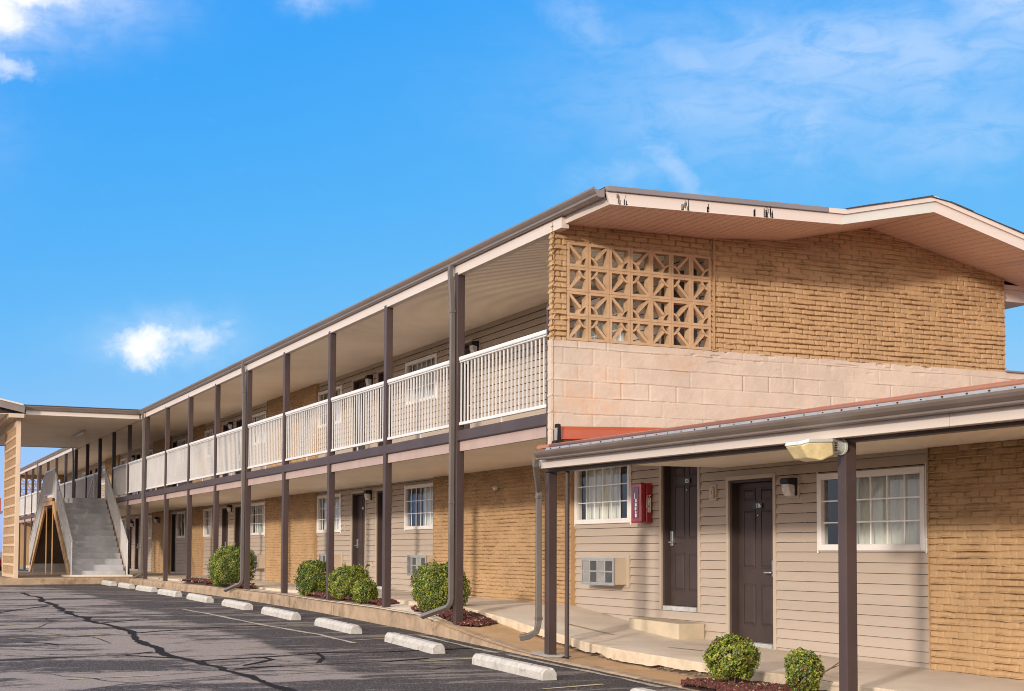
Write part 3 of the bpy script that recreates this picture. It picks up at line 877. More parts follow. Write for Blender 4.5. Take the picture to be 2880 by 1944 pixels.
ceiling('lower_ceiling', 'soffit', motel, 7.84, 3.032, 10.25, 3.034, 15.86, 80.6, .102)
ceiling('upper_ceiling', 'soffit', motel, 7.85, 5.605, 10.25, 5.69, 15.86, 80.6, .102)
m = MB(); m.box(XS + .0, XS + .03, 15.9, 80.6, 5.655, 5.685); m.build('ceiling_moulding', 'trim', motel)

# eave: board, roof edge, gutter
m = MB(); y = 15.49; first = True
while y < 80:
    e = min(y + 3.66, 80.7); m.box(7.742, 7.85, y, e - .007, 5.56, 5.702); y = e
m.build('eave_fascia', 'fascia', motel, bevel=.004)
GUT = [(7.775, 5.812), (7.775, 5.703), (7.690, 5.703), (7.676, 5.716), (7.672, 5.738), (7.652, 5.762), (7.636, 5.79), (7.634, 5.812), (7.648, 5.812), (7.655, 5.79), (7.72, 5.78)]
m = MB(); m.prism(GUT, 1, 14.44, 43.80); m.prism(GUT, 1, 57.5, 80.9)
m.build('gutter', 'gutter', motel)
PB = [(7.845, 5.628), (11.146, 5.721), (12.625, 6.032), (15.75, 5.295)]       # lower edge of the gable boards
PM = [(7.800, 5.771), (11.19, 5.853), (12.634, 6.173), (15.75, 5.437)]
m = MB()
m.prism([(7.800, 5.79), (11.19, 5.865), (12.634, 6.19), (15.78, 5.45), (15.78, 5.51), (12.634, 6.262), (11.19, 5.925), (7.800, 5.838)], 1, 14.475, 81.6)
m.build('roof', 'shingle', motel)
m = MB()
m.face([(7.80, 15.49, 5.615), (7.80, 15.49, 5.78), (7.80, 14.52, 5.78), (7.845, 14.47, 5.628)])
m.prism([PB[0], PB[1], PM[1], PM[0]], 1, 14.44, 14.475)
m.cur = 1
m.prism([PB[1], PB[2], PM[2], PM[1]], 1, 14.4385, 14.4745)
m.cur = 0
m.prism([PB[2], PB[3], PM[3], PM[2]], 1, 14.44, 14.475)
up_ = lambda p, h: (p[0], p[1] + h)
m.prism([PM[1], PM[2], up_(PM[2], .062), up_(PM[1], .062)], 1, 14.415, 14.474)
m.prism([PM[2], PM[3], up_(PM[3], .062), up_(PM[2], .062)], 1, 14.4152, 14.4742)
m.prism([(10.9, 5.848), (11.19, 5.8535), (11.19, 5.915), (10.9, 5.905)], 1, 14.4148, 14.4738)
m.build('gable_fascia', ['fascia', 'fascia_grey'], motel)
m = MB()
m.prism([(7.80, 5.773), (10.93, 5.848), (10.93, 5.912), (7.80, 5.838)], 1, 14.408, 14.474)
m.build('roof_flashing', 'flash', motel, bevel=.006)
# tar drips that ran down the fascia board
m = MB(); rr = random.Random(12)
for cx, w, n in ((7.97, .035, 4), (8.06, .03, 4), (8.86, .05, 12), (9.16, .04, 5), (9.83, .02, 3), (10.05, .07, 14)):
    for i in range(n):
        x = cx + (rr.random() - .5) * 2 * w; zt = 5.628 + (x - 7.845) * .0281
        top = zt + .05 + .09 * rr.random(); L = .04 + .10 * rr.random(); b = max(zt + .004, top - L); h = .002 + .0045 * rr.random()
        m.box(x - h, x + h, 14.4375, 14.4396, b, top)
        if rr.random() < .3: m.box(x - h, x + h * (2 + 2 * rr.random()), 14.4372, 14.4394, b + .004, b + .014)
m.build('tar_drips', 'tar', motel)
m = MB(); rr = random.Random(2); x = 11.2
while x < 15.7:
    z = np.interp(x, [p[0] for p in PM], [p[1] for p in PM]) + .062
    w = .28 + .1 * rr.random(); z2 = np.interp(x + w, [p[0] for p in PM], [p[1] for p in PM]) + .062; h = .005 + .012 * rr.random()
    m.prism([(x, z - .002), (x + w, z2 - .002), (x + w, z2 + h), (x, z + h * (.6 + .5 * rr.random()))], 1, 14.40, 14.9); x += w
m.build('shingle_edge', 'shingle', motel)
# gable soffit: long panels running front to back
m = MB(); x = 7.85
zf = lambda x: float(np.interp(x, [p[0] for p in PB], [p[1] for p in PB])) + .006
zwl = lambda x: float(np.interp(x, [7.85, 10.05, 11.15, 12.63, 15.75], [5.668, 5.698, 5.775, 6.09, 5.44]))
xsplit = sorted(set([round(7.85 + .125 * i, 3) for i in range(64)] + [11.146, 12.625]))
xsplit = [v for v in xsplit if v < 15.72]
for a, b in zip(xsplit[:-1], xsplit[1:]):
    if b - a < .03: continue
    c = b - .010
    m.face([(a, 14.474, zf(a)), (a, 15.8, zwl(a)), (c, 15.8, zwl(c)), (c, 14.474, zf(c))])
    m.face([(c, 14.474, zf(c)), (c, 15.8, zwl(c)), (c, 15.8, zwl(c) + .016), (c, 14.474, zf(c) + .016)])
    m.face([(c, 14.474, zf(c) + .016), (c, 15.8, zwl(c) + .016), (b, 15.8, zwl(b) + .016), (b, 14.474, zf(b) + .016)])
    m.face([(b, 14.474, zf(b) + .016), (b, 15.8, zwl(b) + .016), (b, 15.8, zwl(b)), (b, 14.474, zf(b))])
m.build('gable_soffit', 'gable_soffit', motel)
m = MB(); m.prism([(14.48, 0), (14.56, 0), (14.56, .012), (14.48, .012)], 1, 14.475, 15.75)
m.v = [(x, y, z + (zf(x) if y < 15 else zwl(x)) - .012) for x, y, z in m.v]; m.build('soffit_batten', 'fascia', motel)
m = MB(); m.box(15.04, 15.62, 15.80, 80.8, 5.27, 5.45); m.box(15.05, 15.66, 15.795, 80.8, 5.45, 5.52); m.build('rear_eave', 'fascia', motel, bevel=.01)
m = MB(); m.box(11.5, 11.6, 15.9, 80.5, .4, 5.66); m.build('dark_backing', 'room', motel)  # near-black backing: darkness of the rooms put into its colour

# gallery railings
def railing(y0, y1, name='railing'):
    m = MB(); n = max(2, int(round((y1 - y0 - .06) / .123)))
    for i in range(n + 1):
        y = y0 + .03 + (y1 - y0 - .06) * i / n; m.box(7.783, 7.801, y - .009, y + .009, 3.44, 4.32)
    r = m.build(name, 'white', motel)
    m = MB(); m.box(7.757, 7.827, y0 - .025, y1 - .002, 4.318, 4.378); m.box(7.768, 7.816, y0 - .018, y1 - .002, 4.292, 4.3175); m.build('top_rail', 'white', r, bevel=.012)
    m = MB(); m.box(7.768, 7.816, y0 - .03, y1 + .0, 3.398, 3.442); m.build('bottom_rail', 'white', r, bevel=.005)
    m = MB(); c = (y0 + y1) / 2; m.box(7.782, 7.802, c - .01, c + .01, 3.321, 3.399); m.build('rail_foot', 'white', r)
    return r


railing(15.91, PY(0) - .003)
rail0 = railing(PY(0) + .117, PY(1) - .003)
for k in range(1, 20):
    if k != 10: copy_part(rail0, motel, (0, 3.0284 * k, 0))


# downspouts beside every fourth post
def downspout(y, kick=True):
    x = 7.693
    m = MB(); p = [(7.68, y + .02, 5.705), (7.66, y + .015, 5.62), (x, y, 5.06), (x, y, 4.9), (x, y, .93), (x - .012, y, .87), (x - .05, y, .815), (x - .16, y + .22, .74), (x - .27, y + .44, .665)]
    m.tube(p, .04, rect=(.034, .030)); m.box(x - .040, x + .040, y - .037, y + .037, 5.02, 5.06); m.box(x - .039, x + .039, y - .036, y + .036, 2.28, 2.31)
    return m.build('downspout', 'downspout', motel, bevel=.006)


ds0 = downspout(PY(0) + .075)
for k in (4, 8, 13, 17): copy_part(ds0, motel, (0, 3.0284 * k, .06))

# ------------------------------------------------------------------ single-storey wing
SL, SY = .006, 15.5
siding('siding_wall', XS, 11.70, 15.80, .30, 2.72, [(14.5, 15.59, .43, 2.58), (11.81, 13.65, 1.63, 2.52)], annex)
window(annex, 11.81, 13.65, 1.63, 2.52, 6, 3, (.0, .78), 'curtain', 3)
door(annex, 14.50, 15.59, .43, False, '126')
m = MB(); m.box(XB, XS, 5.0, 8.6, .28, 2.73); m.build('brick_wall', 'brick', annex)
brick_panel(annex, 8.6, 11.70, .28, 2.73, .0085, .0052)
m = MB(); m.box(11.5, 11.6, 6.4, 15.7, .3, 2.7); m.build('dark_backing', 'room', annex)  # same near-black backing, in place of unlit rooms of the wing
ceiling('porch_ceiling', 'soffit', annex, 7.83, 2.69, 10.25, 2.702, 6.4, 15.72, .102)
m = MB(); m.box(7.742, 7.85, 6.0, 15.93, 2.578, 2.652); m.shear(SL * .7, SY); m.build('porch_beam', 'brown', annex, bevel=.014)
m = MB(); y = 15.86
for L in (3.66, 3.66, 3.66): m.box(7.595, 7.625, y - L + .007, y, 2.618, 2.752); y -= L
m.shear(SL, SY); m.build('porch_fascia', 'fascia', annex, bevel=.003)
m = MB(); m.box(7.622, 7.76, 6.0, 15.85, 2.622, 2.64); m.shear(SL, SY); m.build('porch_soffit', 'fascia', annex)
AG = [(7.59, 2.815), (7.59, 2.718), (7.50, 2.716), (7.487, 2.722), (7.485, 2.738), (7.476, 2.744), (7.448, 2.768), (7.432, 2.795), (7.428, 2.815), (7.444, 2.815), (7.45, 2.795), (7.55, 2.79)]
m = MB(); m.prism(AG, 1, 5.5, 15.62); m.shear(SL, SY); m.build('porch_gutter', 'gutter', annex)
m = MB(); m.face([(7.44, 5.5, 2.816), (7.44, 15.3, 2.816), (7.452, 15.3, 2.842), (7.452, 5.5, 2.842)]); m.face([(7.452, 5.5, 2.842), (7.452, 15.3, 2.842), (7.60, 15.3, 2.848), (7.60, 5.5, 2.848)]); m.shear(SL, SY)
strip = m.build('drip_strip', 'silver', annex)
m = MB(); rr = random.Random(6); y = 5.6
while y < 15.2:
    z = 2.829 + SL * (y - SY); m.tube([(7.452, y, z), (7.436, y, z - .001)], .005 if rr.random() < .5 else .0075, 6); y += .21 + .08 * rr.random()
m.build('screw_heads', 'black', strip)
m = MB(); m.tube([(7.50, 5.5, 2.858), (7.50, 15.28, 2.858)], .026, 10); m.shear(SL, SY); m.build('roof_edge_roll', 'rust', annex, smooth=True)
m = MB(); m.prism([(7.5, 2.85), (17.6, 3.45), (17.6, 3.49), (7.5, 2.89)], 1, 5.5, 15.66); m.shear(SL, SY); m.build('roof', 'roofmetal', annex)
m = MB()
m.prism([(15.70, 3.145), (15.655, 3.10), (15.645, 3.00), (15.60, 2.99), (15.60, 2.98), (15.66, 2.975), (15.66, 2.86), (15.70, 2.86)], 0, 7.79, 17.5)
m.v = [(x, y, z + (x - 7.79) * .028) for x, y, z in m.v]
m.build('wall_flashing', 'orange', annex)
m = MB(); rr = random.Random(9)
P = [(7.70, 2.82), (7.92, 2.83), (7.93, 2.90), (7.86, 2.93), (7.80, 2.99), (7.795, 3.16), (7.765, 3.17), (7.758, 2.97), (7.73, 2.96), (7.705, 2.90)]
m.prism(P, 1, 15.60, 15.70); m.build('tar_patch', 'tar', annex)
m = MB(); m.box(7.752, 7.766, 15.62, 15.69, 2.90, 3.12); m.build('flashing_end', 'silver', annex)
m = MB(); m.box(7.74, 7.855, 15.815, 15.93, .28, 2.58); ap = m.build('post', 'brown', annex, bevel=.007)
copy_part(ap, annex, (0, 9.995 - 15.815, 0))
m = MB(); x, y = 7.688, 15.985
m.tube([(7.52, 15.72, 2.73), (7.52, 15.73, 2.66), (x, y, 2.36), (x, y, 2.28), (x, y, .76), (x - .01, y, .68), (x - .04, y - .02, .62), (x - .12, y + .02, .565), (x - .20, y + .10, .54)], .04, rect=(.036, .031))
m.box(x - .041, x + .041, y - .037, y + .037, 2.26, 2.30); m.box(x - .041, x + .041, y - .037, y + .037, .76, .80)
m.build('downspout', 'downspout', annex, bevel=.006)

# ------------------------------------------------------------------ canopy over the stairs
can = thing('stair_canopy', (4.3, 46, .79), 'flat canopy with cream fascia roofing the grey stairs, carried by a pierced block screen', 'canopy')
m = MB(); m.box(4.43, 7.70, 43.90, 43.95, 5.565, 5.706); m.build('canopy_fascia', 'fascia', can)
m = MB(); m.prism([(43.90 - (x - 7.775), z) for x, z in [(q[0], q[1]) for q in []]] or [(43.90, 5.812), (43.90, 5.705), (43.815, 5.705), (43.80, 5.74), (43.77, 5.79), (43.765, 5.812), (43.78, 5.812), (43.79, 5.79), (43.86, 5.78)], 0, 4.12, 7.66)
m.build('canopy_gutter', 'gutter', can)
m = MB(); n = 36
for i in range(n):
    a = 43.93 + i * .375
    m.box(3.1, 7.83, a, a + .363, 5.566, 5.58)
m.build('canopy_ceiling', 'soffit', can)
m = MB(); m.box(3.1, 7.84, 43.92, 57.45, 5.583, 5.80); m.box(4.1, 7.9, 43.80, 57.5, 5.802, 5.85); m.build('canopy_roof', 'shingle', can)
m = MB(); m.box(3.2, 7.84, 57.42, 57.47, 5.55, 5.80); m.build('canopy_rear_fascia', 'gutter', can)
m = MB(); m.box(3.94, 4.36, 43.55, 57.6, 5.43, 5.555); m.build('canopy_beam', 'trim', can, bevel=.01)
# gable end rising away to the left
sl = .215
gz = lambda x: 5.80 + (4.25 - x) * sl
m = MB(); m.prism([(4.36, gz(4.36) - .20), (4.36, gz(4.36)), (0.5, gz(.5)), (.5, gz(.5) - .20)], 1, 43.52, 43.57)
m.build('gable_fascia', 'gutter', can); m = MB()
m.prism([(4.32, gz(4.32) + .001), (4.32, gz(4.32) + .05), (0.5, gz(.5) + .05), (.5, gz(.5) + .001)], 1, 43.49, 43.56)
m.build('gable_moulding', 'fascia', can)
m = MB(); m.prism([(4.33, gz(4.33) - .1), (4.33, gz(4.33) + .02), (0.5, gz(.5) + .02), (.5, gz(.5) - .1)], 1, 43.571, 57.5)
m.prism([(0.5, gz(.5) - .1), (0.5, gz(.5) + .02), (-3.4, gz(4.25)), (-3.4, gz(4.25) - .1)], 1, 43.571, 57.5); m.build('gable_roof', 'soffit', can)
for q in ((4.185, 4.305, 43.86, 44.04, .78, 5.43), (4.185, 4.305, 47.50, 47.62, .78, 5.43), (-3.30, -3.18, 43.86, 44.04, .78, 5.70), (-3.30, -3.18, 47.50, 47.62, .78, 5.70)):
    m = MB(); m.box(*q); m.build('screen_post', 'screen', can, bevel=.008)
for z0_, z1_ in ((.78, .88), (5.23, 5.43)):
    m = MB(); m.box(4.19, 4.30, 44.04, 47.50, z0_, z1_); m.build('screen_frame', 'screen', can)
breeze_screen('breeze_block_screen', can, 'breeze', 44.04, .88, 3.46 / 12, 4.35 / 15, 12, 15, 4.195, 4.295, lambda a, b, d: (d, a, b))  # blocks darker than the frame, standing in for shade in the openings
m = MB()
for i in range(1, 15): z = .88 + 4.35 / 15 * i; m.box(4.183, 4.1949, 44.041, 47.499, z - .036, z + .036)
m.build('screen_lit_band', 'screen', can)  # paler bands coloured as lit faces between the shaded openings

# ------------------------------------------------------------------ stairs: two flights back to back
st = thing('staircase', (6.75, 50.9, .79), 'grey painted stairs of two flights meeting at an upper landing, with white railings', 'staircase')
NR, Z0, Z1 = 14, .79, 3.345
rise = (Z1 - Z0) / NR


def flight(ya, yb, sign):
    """steps from foot ya up to the landing yb"""
    tr = (yb - ya) / NR; pts = []
    for i in range(NR):
        pts += [(ya + tr * i, Z0 + rise * i), (ya + tr * i, Z0 + rise * (i + 1))]
    pts += [(yb, Z1), (yb, Z1 - .26), (ya + tr * 1.2, Z0)]
    m = MB(); n = len(pts); k = (lambda q: q) if sign > 0 else (lambda q: q[::-1])
    m.prism(pts, 0, 6.0, 7.62); return m.build('flight', 'stair', st, bevel=.012)


flight(45.45, 49.78, 1); flight(56.5, 52.12, -1)
m = MB(); m.box(5.72, 7.80, 45.1, 45.6, .78, .85); m.build('stair_plinth', 'slab', st, bevel=.02)
m = MB(); m.box(5.93, 7.74, 49.79, 52.11, 3.12, 3.344); m.build('landing', 'stair', st)
m = MB()
for ya, yb in ((45.45, 49.78), (56.5, 52.12)):
    s_ = 1 if yb > ya else -1
    m.prism([(ya + s_ * .05, Z0), (ya + s_ * .32, Z0), (yb + s_ * .02, Z1 - .36), (yb + s_ * .02, Z1 - .10), (yb - s_ * .2, Z1 - .12)], 0, 5.93, 5.995)
    m.prism([(ya + s_ * .05, Z0), (ya + s_ * .32, Z0), (yb + s_ * .02, Z1 - .36), (yb + s_ * .02, Z1 - .10), (yb - s_ * .2, Z1 - .12)], 0, 7.625, 7.68)
m.box(5.90, 5.929, 49.7, 52.2, 3.11, 3.34); m.box(5.87, 5.899, 49.65, 52.25, 3.25, 3.36)
m.build('stringer', 'tan', st)
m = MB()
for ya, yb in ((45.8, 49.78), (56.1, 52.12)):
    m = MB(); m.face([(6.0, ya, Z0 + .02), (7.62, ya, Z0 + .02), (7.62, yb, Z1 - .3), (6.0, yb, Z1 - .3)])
    m.build('underside_shade', 'tan_shade', st)  # dark sheet: shade under the flight put into its colour
for y in (49.86, 51.55):
    m = MB()
    m.box(5.94, 5.965, y - .05, y - .03, .79, 3.11); m.box(5.94, 5.965, y + .03, y + .05, .79, 3.11)
    for i in range(24):
        z = .84 + i * .095; m.prism([(y - .03, z), (y + .03, z + .05), (y + .03, z + .065), (y - .03, z + .015)], 0, 5.945, 5.96)
    m.build('stair_support', 'tan', st)


def stair_rail(x, pa, pb, pc=None):
    """sloping rail at X=x from foot pa=(y,z of rail) to top pb; balusters drop .80"""
    (ya, a), (yb, b) = pa, pb; m = MB(); n = max(2, int(abs(yb - ya) / .118)); f = lambda y: a + (b - a) * (y - ya) / (yb - ya)
    for i in range(n + 1):
        y = ya + (yb - ya) * i / n; m.box(x - .009, x + .009, y - .009, y + .009, f(y) - .80, f(y) - .02)
    r = m.build('stair_railing', 'white', st)
    m = MB(); m.tube([(x, ya - .02 * (1 if yb > ya else -1), a), (x, yb, b)], .03, rect=(.025, .022)); m.tube([(x, ya, a - .80), (x, yb, b - .80)], .02, rect=(.016, .016)); m.build('top_rail', 'white', r)
    m = MB(); m.box(x - .022, x + .022, ya - .022, ya + .022, Z0 if a < 3 else a - .95, a); m.build('newel', 'white', r)
    m = MB(); m.box(x - .022, x + .022, yb - .022, yb + .022, b - .95, b); m.build('newel', 'white', r)
    return r


for x in (5.96, 7.62):
    stair_rail(x, (45.2, 1.86), (49.6, 4.29)); stair_rail(x, (56.7, 1.86), (52.15, 4.29))
stair_rail(5.955, (49.66, 4.29), (52.1, 4.29))
m = MB(); m.box(6.71, 6.79, 48.6, 51.5, 5.50, 5.563); t = thing('ceiling_light', (6.75, 50, 5.56), 'long fluorescent strip light under the stair canopy ceiling', 'ceiling light')
m.build('light_body', 'alu', t, bevel=.01)
m = MB(); m.box(6.725, 6.775, 48.7, 51.4, 5.475, 5.4995); m.build('diffuser', 'lens_c', t, bevel=.008)

# ------------------------------------------------------------------ parking stops
ORD = ['nearest', 'second', 'third', 'fourth', 'fifth', 'sixth', 'seventh', 'eighth', 'ninth', 'tenth', 'farthest']
FAR = [11.64, 15.36, 18.56, 21.70, 24.84, 27.96, 31.06, 34.18, 37.28, 40.40, 43.35]


def stop_mesh(seed):
    L, w, h = 1.87, .0925, .128; m = MB()
    prof = [(-w, 0), (-w * .985, h * .2), (-w * .95, h * .62), (-w * .72, h * .86), (-w * .5, h), (-w * .17, h), (w * .17, h), (w * .5, h), (w * .72, h * .86), (w * .95, h * .62), (w * .985, h * .2), (w, 0)]
    ysn = [0, .012, .04] + [.04 + (L - .08) * i / 40 for i in range(1, 40)] + [L - .04, L - .012, L]
    rings = []
    for i, y in enumerate(ysn):
        e = min(y, L - y); k = 1 - (.09 if e < .006 else .02 if e < .02 else 0); ring = []
        for j, (x, z) in enumerate(prof):
            c = float(vnoise(y * 6.5 + seed * 3.1, j * .9, seed)); c2 = float(vnoise(y * 19, j * 1.7 + seed, seed + 9))
            chip = .030 * max(0, c - .90) / .1 * (1 if j in (3, 4, 7, 8) else .1) + .0014 * (c2 - .5) + (.03 * max(0, c2 - .55) if e < .05 else 0)
            ring.append((x * (k - chip * 4), y + (.5 - y / L) * chip * .6, max(0, z * k - chip)))
        rings.append(ring)
    n = len(prof); v = [p for r in rings for p in r]; f = []
    for i in range(len(rings) - 1):
        for j in range(n - 1): f.append((i * n + j, (i + 1) * n + j, (i + 1) * n + j + 1, i * n + j + 1))
    f += [tuple(range(n)), tuple(range((len(rings) - 1) * n, len(rings) * n))[::-1]]
    m.raw(v, f); return m


for i, yf in enumerate(FAR):
    rr = random.Random(60 + i); x, y = 6.62 + (rr.random() - .5) * .07, yf - 1.87; slope = math.atan2(za(yf) - za(y), 1.87)
    t = thing('parking_stop', (x, y, (za(y) - .004)), '', 'parking stop', 'concrete parking stops in a row before the kerb')
    t['label'] = {0: 'pale concrete parking stop cut by the bottom edge, nearest of the row', 10: 'farthest concrete parking stop, beside the stair slab'}.get(i, f'pale concrete parking stop, {ORD[i]} from the near end of the row')
    o = stop_mesh(i + 1).build('stop_body', 'stop', None); o.parent = t
    for yy_ in (.42, 1.45):
        m = MB(); m.tube([(0, yy_, .118), (0, yy_, .1305)], .013, 8); p = m.build('fixing_pin', 'black', None); p.parent = o
    t.rotation_euler = (slope, 0, R((rr.random() - .5) * 2.6))

# ------------------------------------------------------------------ clipped shrubs
def shrub(loc, w, h, label, seed, n, leaf, power=3.0, stem=0, tones=(.42, .36, .12, .10), group='clipped green shrubs in the mulch beds', gap=.0):
    rs = np.random.RandomState(seed); t = thing('shrub', loc, label, 'shrub', group)
    P = rs.normal(size=(n, 3)); P /= np.linalg.norm(P, axis=1)[:, None]
    P[:, 2] = np.where(P[:, 2] < -.82, -P[:, 2], P[:, 2])
    q = power; rad = 1 / (np.abs(P[:, 0]) ** q + np.abs(P[:, 1]) ** q + np.abs(P[:, 2]) ** q) ** (1 / q) * .93
    rad = np.minimum(rad, 1.18)
    lump = vnoise(P[:, 0] * 3.1 + 9, P[:, 1] * 3.1 + P[:, 2] * 4.3, seed) ; lump2 = vnoise(P[:, 0] * 8 + 3, P[:, 1] * 8 + P[:, 2] * 9, seed + 1)
    depth = 1 - .30 * rs.rand(n) ** 1.6 + .10 * (rs.rand(n) < .05) * rs.rand(n)
    rr_ = rad * depth * (1 + .24 * (lump - .5) + .20 * (lump2 - .5))
    sh = rs.normal(size=(34, 3)); sh[:, 2] = np.abs(sh[:, 2]) * .9 - .2; sh /= np.linalg.norm(sh, axis=1)[:, None]
    ns = n // 22; pick = rs.randint(0, 34, ns); P[:ns] = sh[pick] + rs.normal(size=(ns, 3)) * .035; P[:ns] /= np.linalg.norm(P[:ns], axis=1)[:, None]
    rr_[:ns] = rad[pick * 0 + np.arange(ns)] * (.92 + .24 * rs.rand(ns) * (.4 + .6 * (pick % 5) / 4))
    keep = vnoise(P[:, 0] * 3.3 + 1, P[:, 1] * 3.3 + P[:, 2] * 4.1, seed + 5) > .10
    if gap: keep = vnoise(P[:, 0] * 2.3 + 1, P[:, 1] * 2.3 + P[:, 2] * 3.1, seed + 5) > gap
    C = P * rr_[:, None] * np.array([w / 2, w / 2, h / 2]) * .95 + np.array([0, 0, h / 2 + stem])
    C = C[keep]; N = P[keep] + rs.normal(size=(keep.sum(), 3)) * .75; N /= np.linalg.norm(N, axis=1)[:, None]
    A = np.cross(N, rs.normal(size=N.shape)); A /= np.linalg.norm(A, axis=1)[:, None]; B = np.cross(N, A)
    s = leaf * (.6 + .9 * rs.rand(len(C)))[:, None]
    Vv = np.stack([C - A * s * .5, C + B * s * .28 + N * s * .08, C + A * s * .5, C - B * s * .28 + N * s * .08], 1).reshape(-1, 3)
    F = np.arange(len(Vv)).reshape(-1, 4)
    me = bpy.data.meshes.new('foliage')
    me.vertices.add(len(Vv)); me.vertices.foreach_set('co', Vv.astype(np.float32).ravel()); me.loops.add(F.size); me.loops.foreach_set('vertex_index', F.astype(np.int32).ravel())
    me.polygons.add(len(F)); me.polygons.foreach_set('loop_start', np.arange(0, F.size, 4, dtype=np.int32)); me.update(calc_edges=True)
    for k in 'abcd': me.materials.append(MT['leaf_' + k])
    cl = vnoise(C[:, 0] * 11 + 5, C[:, 1] * 11 + C[:, 2] * 13, seed + 3)
    r_ = .6 * rs.rand(len(C)) + .4 * sst(.25, .75, cl); cuts = np.cumsum(tones)
    me.polygons.foreach_set('material_index', np.clip(np.searchsorted(cuts, r_ * .999), 0, 3).astype(np.int32))
    o = bpy.data.objects.new('foliage', me); COL.objects.link(o); o.parent = t
    m = MB(); rq = random.Random(seed)
    for i in range(26):
        a = rq.random() * 6.283; e = .25 + .62 * rq.random(); rr2 = w * .42 * math.sqrt(rq.random())
        top = Vector((math.cos(a) * rr2, math.sin(a) * rr2, stem + h * e))
        mid = Vector((top.x * .35, top.y * .35, top.z * .5)); m.tube([(top.x * .08, top.y * .08, -.03), mid, top], [.008 + w * .006, .006 + w * .003, .003], 5)
    m.v = [(x + loc[0], y + loc[1], z + loc[2]) for x, y, z in m.v]
    m.build('branches', 'twig', t); return t


shrub((8.04, 20.15, .655), .86, .80, 'rounded green shrub half hidden behind the post and downspout nearest the block wall', 11, 21000, .026, tones=(.40, .36, .14, .10))
shrub((7.99, 24.40, .69), .76, .68, 'broad round green shrub right of the third gallery post, behind the smallest shrub', 12, 17000, .025, tones=(.44, .36, .12, .08))
shrub((7.83, 23.05, .69), .47, .46, 'smallest ball shaped shrub at the kerb, in front of the broad round one', 13, 9000, .024, tones=(.46, .36, .10, .08), power=2.4)
shrub((8.02, 26.55, .69), .74, .76, 'upright rounded dark green shrub just left of the third gallery post', 14, 17000, .026, tones=(.24, .48, .22, .06))
shrub((7.80, 32.35, .73), 1.10, 1.00, 'tall barrel shaped shrub farthest along the gallery, beside a grey downspout', 15, 22000, .030, tones=(.34, .44, .16, .06))
shrub((7.93, 12.05, .30), .56, .50, 'loose yellow-green shrub in the mulch before door 126', 16, 8600, .027, tones=(.42, .28, .08, .22), power=2.3, gap=.20)
shrub((7.95, 10.90, .28), .36, .46, 'small leggy shrub with a bare branch beside the near brown post', 17, 4300, .026, tones=(.36, .32, .10, .22), power=2.2, gap=.30)
shrub((7.85, 64.4, .75), 1.1, 1.05, 'dark shrub seen beyond the stairs, beside the pierced screen', 18, 4000, .06, tones=(.10, .45, .40, .05))
o = [c for c in COL.objects if c.get('label', '').startswith('small leggy')][0]
m = MB(); m.tube([(7.95, 10.86, .42), (8.06, 10.66, .55), (8.13, 10.52, .66)], [.009, .007, .004], 6); m.tube([(8.06, 10.66, .55), (8.16, 10.60, .60)], .004, 5); m.tube([(7.97, 10.80, .46), (8.10, 10.66, .43)], .005, 5)
m.build('bare_branch', 'twig', o)


# ------------------------------------------------------------------ mulch beds
def mulch(poly, zf_, n, label, seed, mound=.04):
    rs = random.Random(seed); m = MB(); ax = [p[0] for p in poly]; ay = [p[1] for p in poly]; xc, yc = sum(ax) / len(ax), sum(ay) / len(ay)

    def inside(x, y):
        c = False; j = len(poly) - 1
        for i in range(len(poly)):
            if (poly[i][1] > y) != (poly[j][1] > y) and x < (poly[j][0] - poly[i][0]) * (y - poly[i][1]) / (poly[j][1] - poly[i][1]) + poly[i][0]: c = not c
            j = i
        return c
    c0 = (xc, yc, zf_(yc) + mound)
    for a, b in zip(poly, poly[1:] + poly[:1]):
        ma, mb = [tuple((p[i] * .35 + (xc, yc)[i] * .65) for i in (0, 1)) for p in (a, b)]
        A, B = (*a, zf_(a[1]) - .01), (*b, zf_(b[1]) - .01); C, D = (*mb, zf_(mb[1]) + mound * .9), (*ma, zf_(ma[1]) + mound * .9)
        m.cur = 1; m.face([A, B, C, D]); m.face([D, C, c0])
    k = 0
    while k < n:
        x = rs.uniform(min(ax) - .05, max(ax) + .05); y = rs.uniform(min(ay) - .05, max(ay) + .05)
        if not inside(x, y): continue
        e = min(math.hypot((p[0] * (1 - t_) + q[0] * t_) - x, (p[1] * (1 - t_) + q[1] * t_) - y) for p, q in zip(poly, poly[1:] + poly[:1]) for t_ in (0, .25, .5, .75))
        z = zf_(y) + mound * min(1, e / .18) + .012 * rs.random(); k += 1
        d = Vector((rs.gauss(0, 1), rs.gauss(0, 1), rs.gauss(0, .35))).normalized(); s = d.cross(Vector((0, 0, 1)) + Vector((rs.random() - .5, rs.random() - .5, 0))).normalized(); u = d.cross(s)
        L, w_, t_ = .012 + .02 * rs.random(), .006 + .009 * rs.random(), .004 + .006 * rs.random(); c = Vector((x, y, z + .006))
        m.cur = rs.choices((0, 1, 2), (.6, .34, .06))[0]
        q = [c + d * (L * i) + s * (w_ * j) + u * (t_ * l) for l in (-1, 1) for i, j in ((-1, -1), (1, -1), (1, 1), (-1, 1))]
        m.raw(q, [(0, 3, 2, 1), (4, 5, 6, 7), (0, 1, 5, 4), (1, 2, 6, 5), (2, 3, 7, 6), (3, 0, 4, 7)])
    return tag(m.build('mulch', ['mulch_a', 'mulch_b', 'mulch_c']), label, 'mulch', kind='stuff')


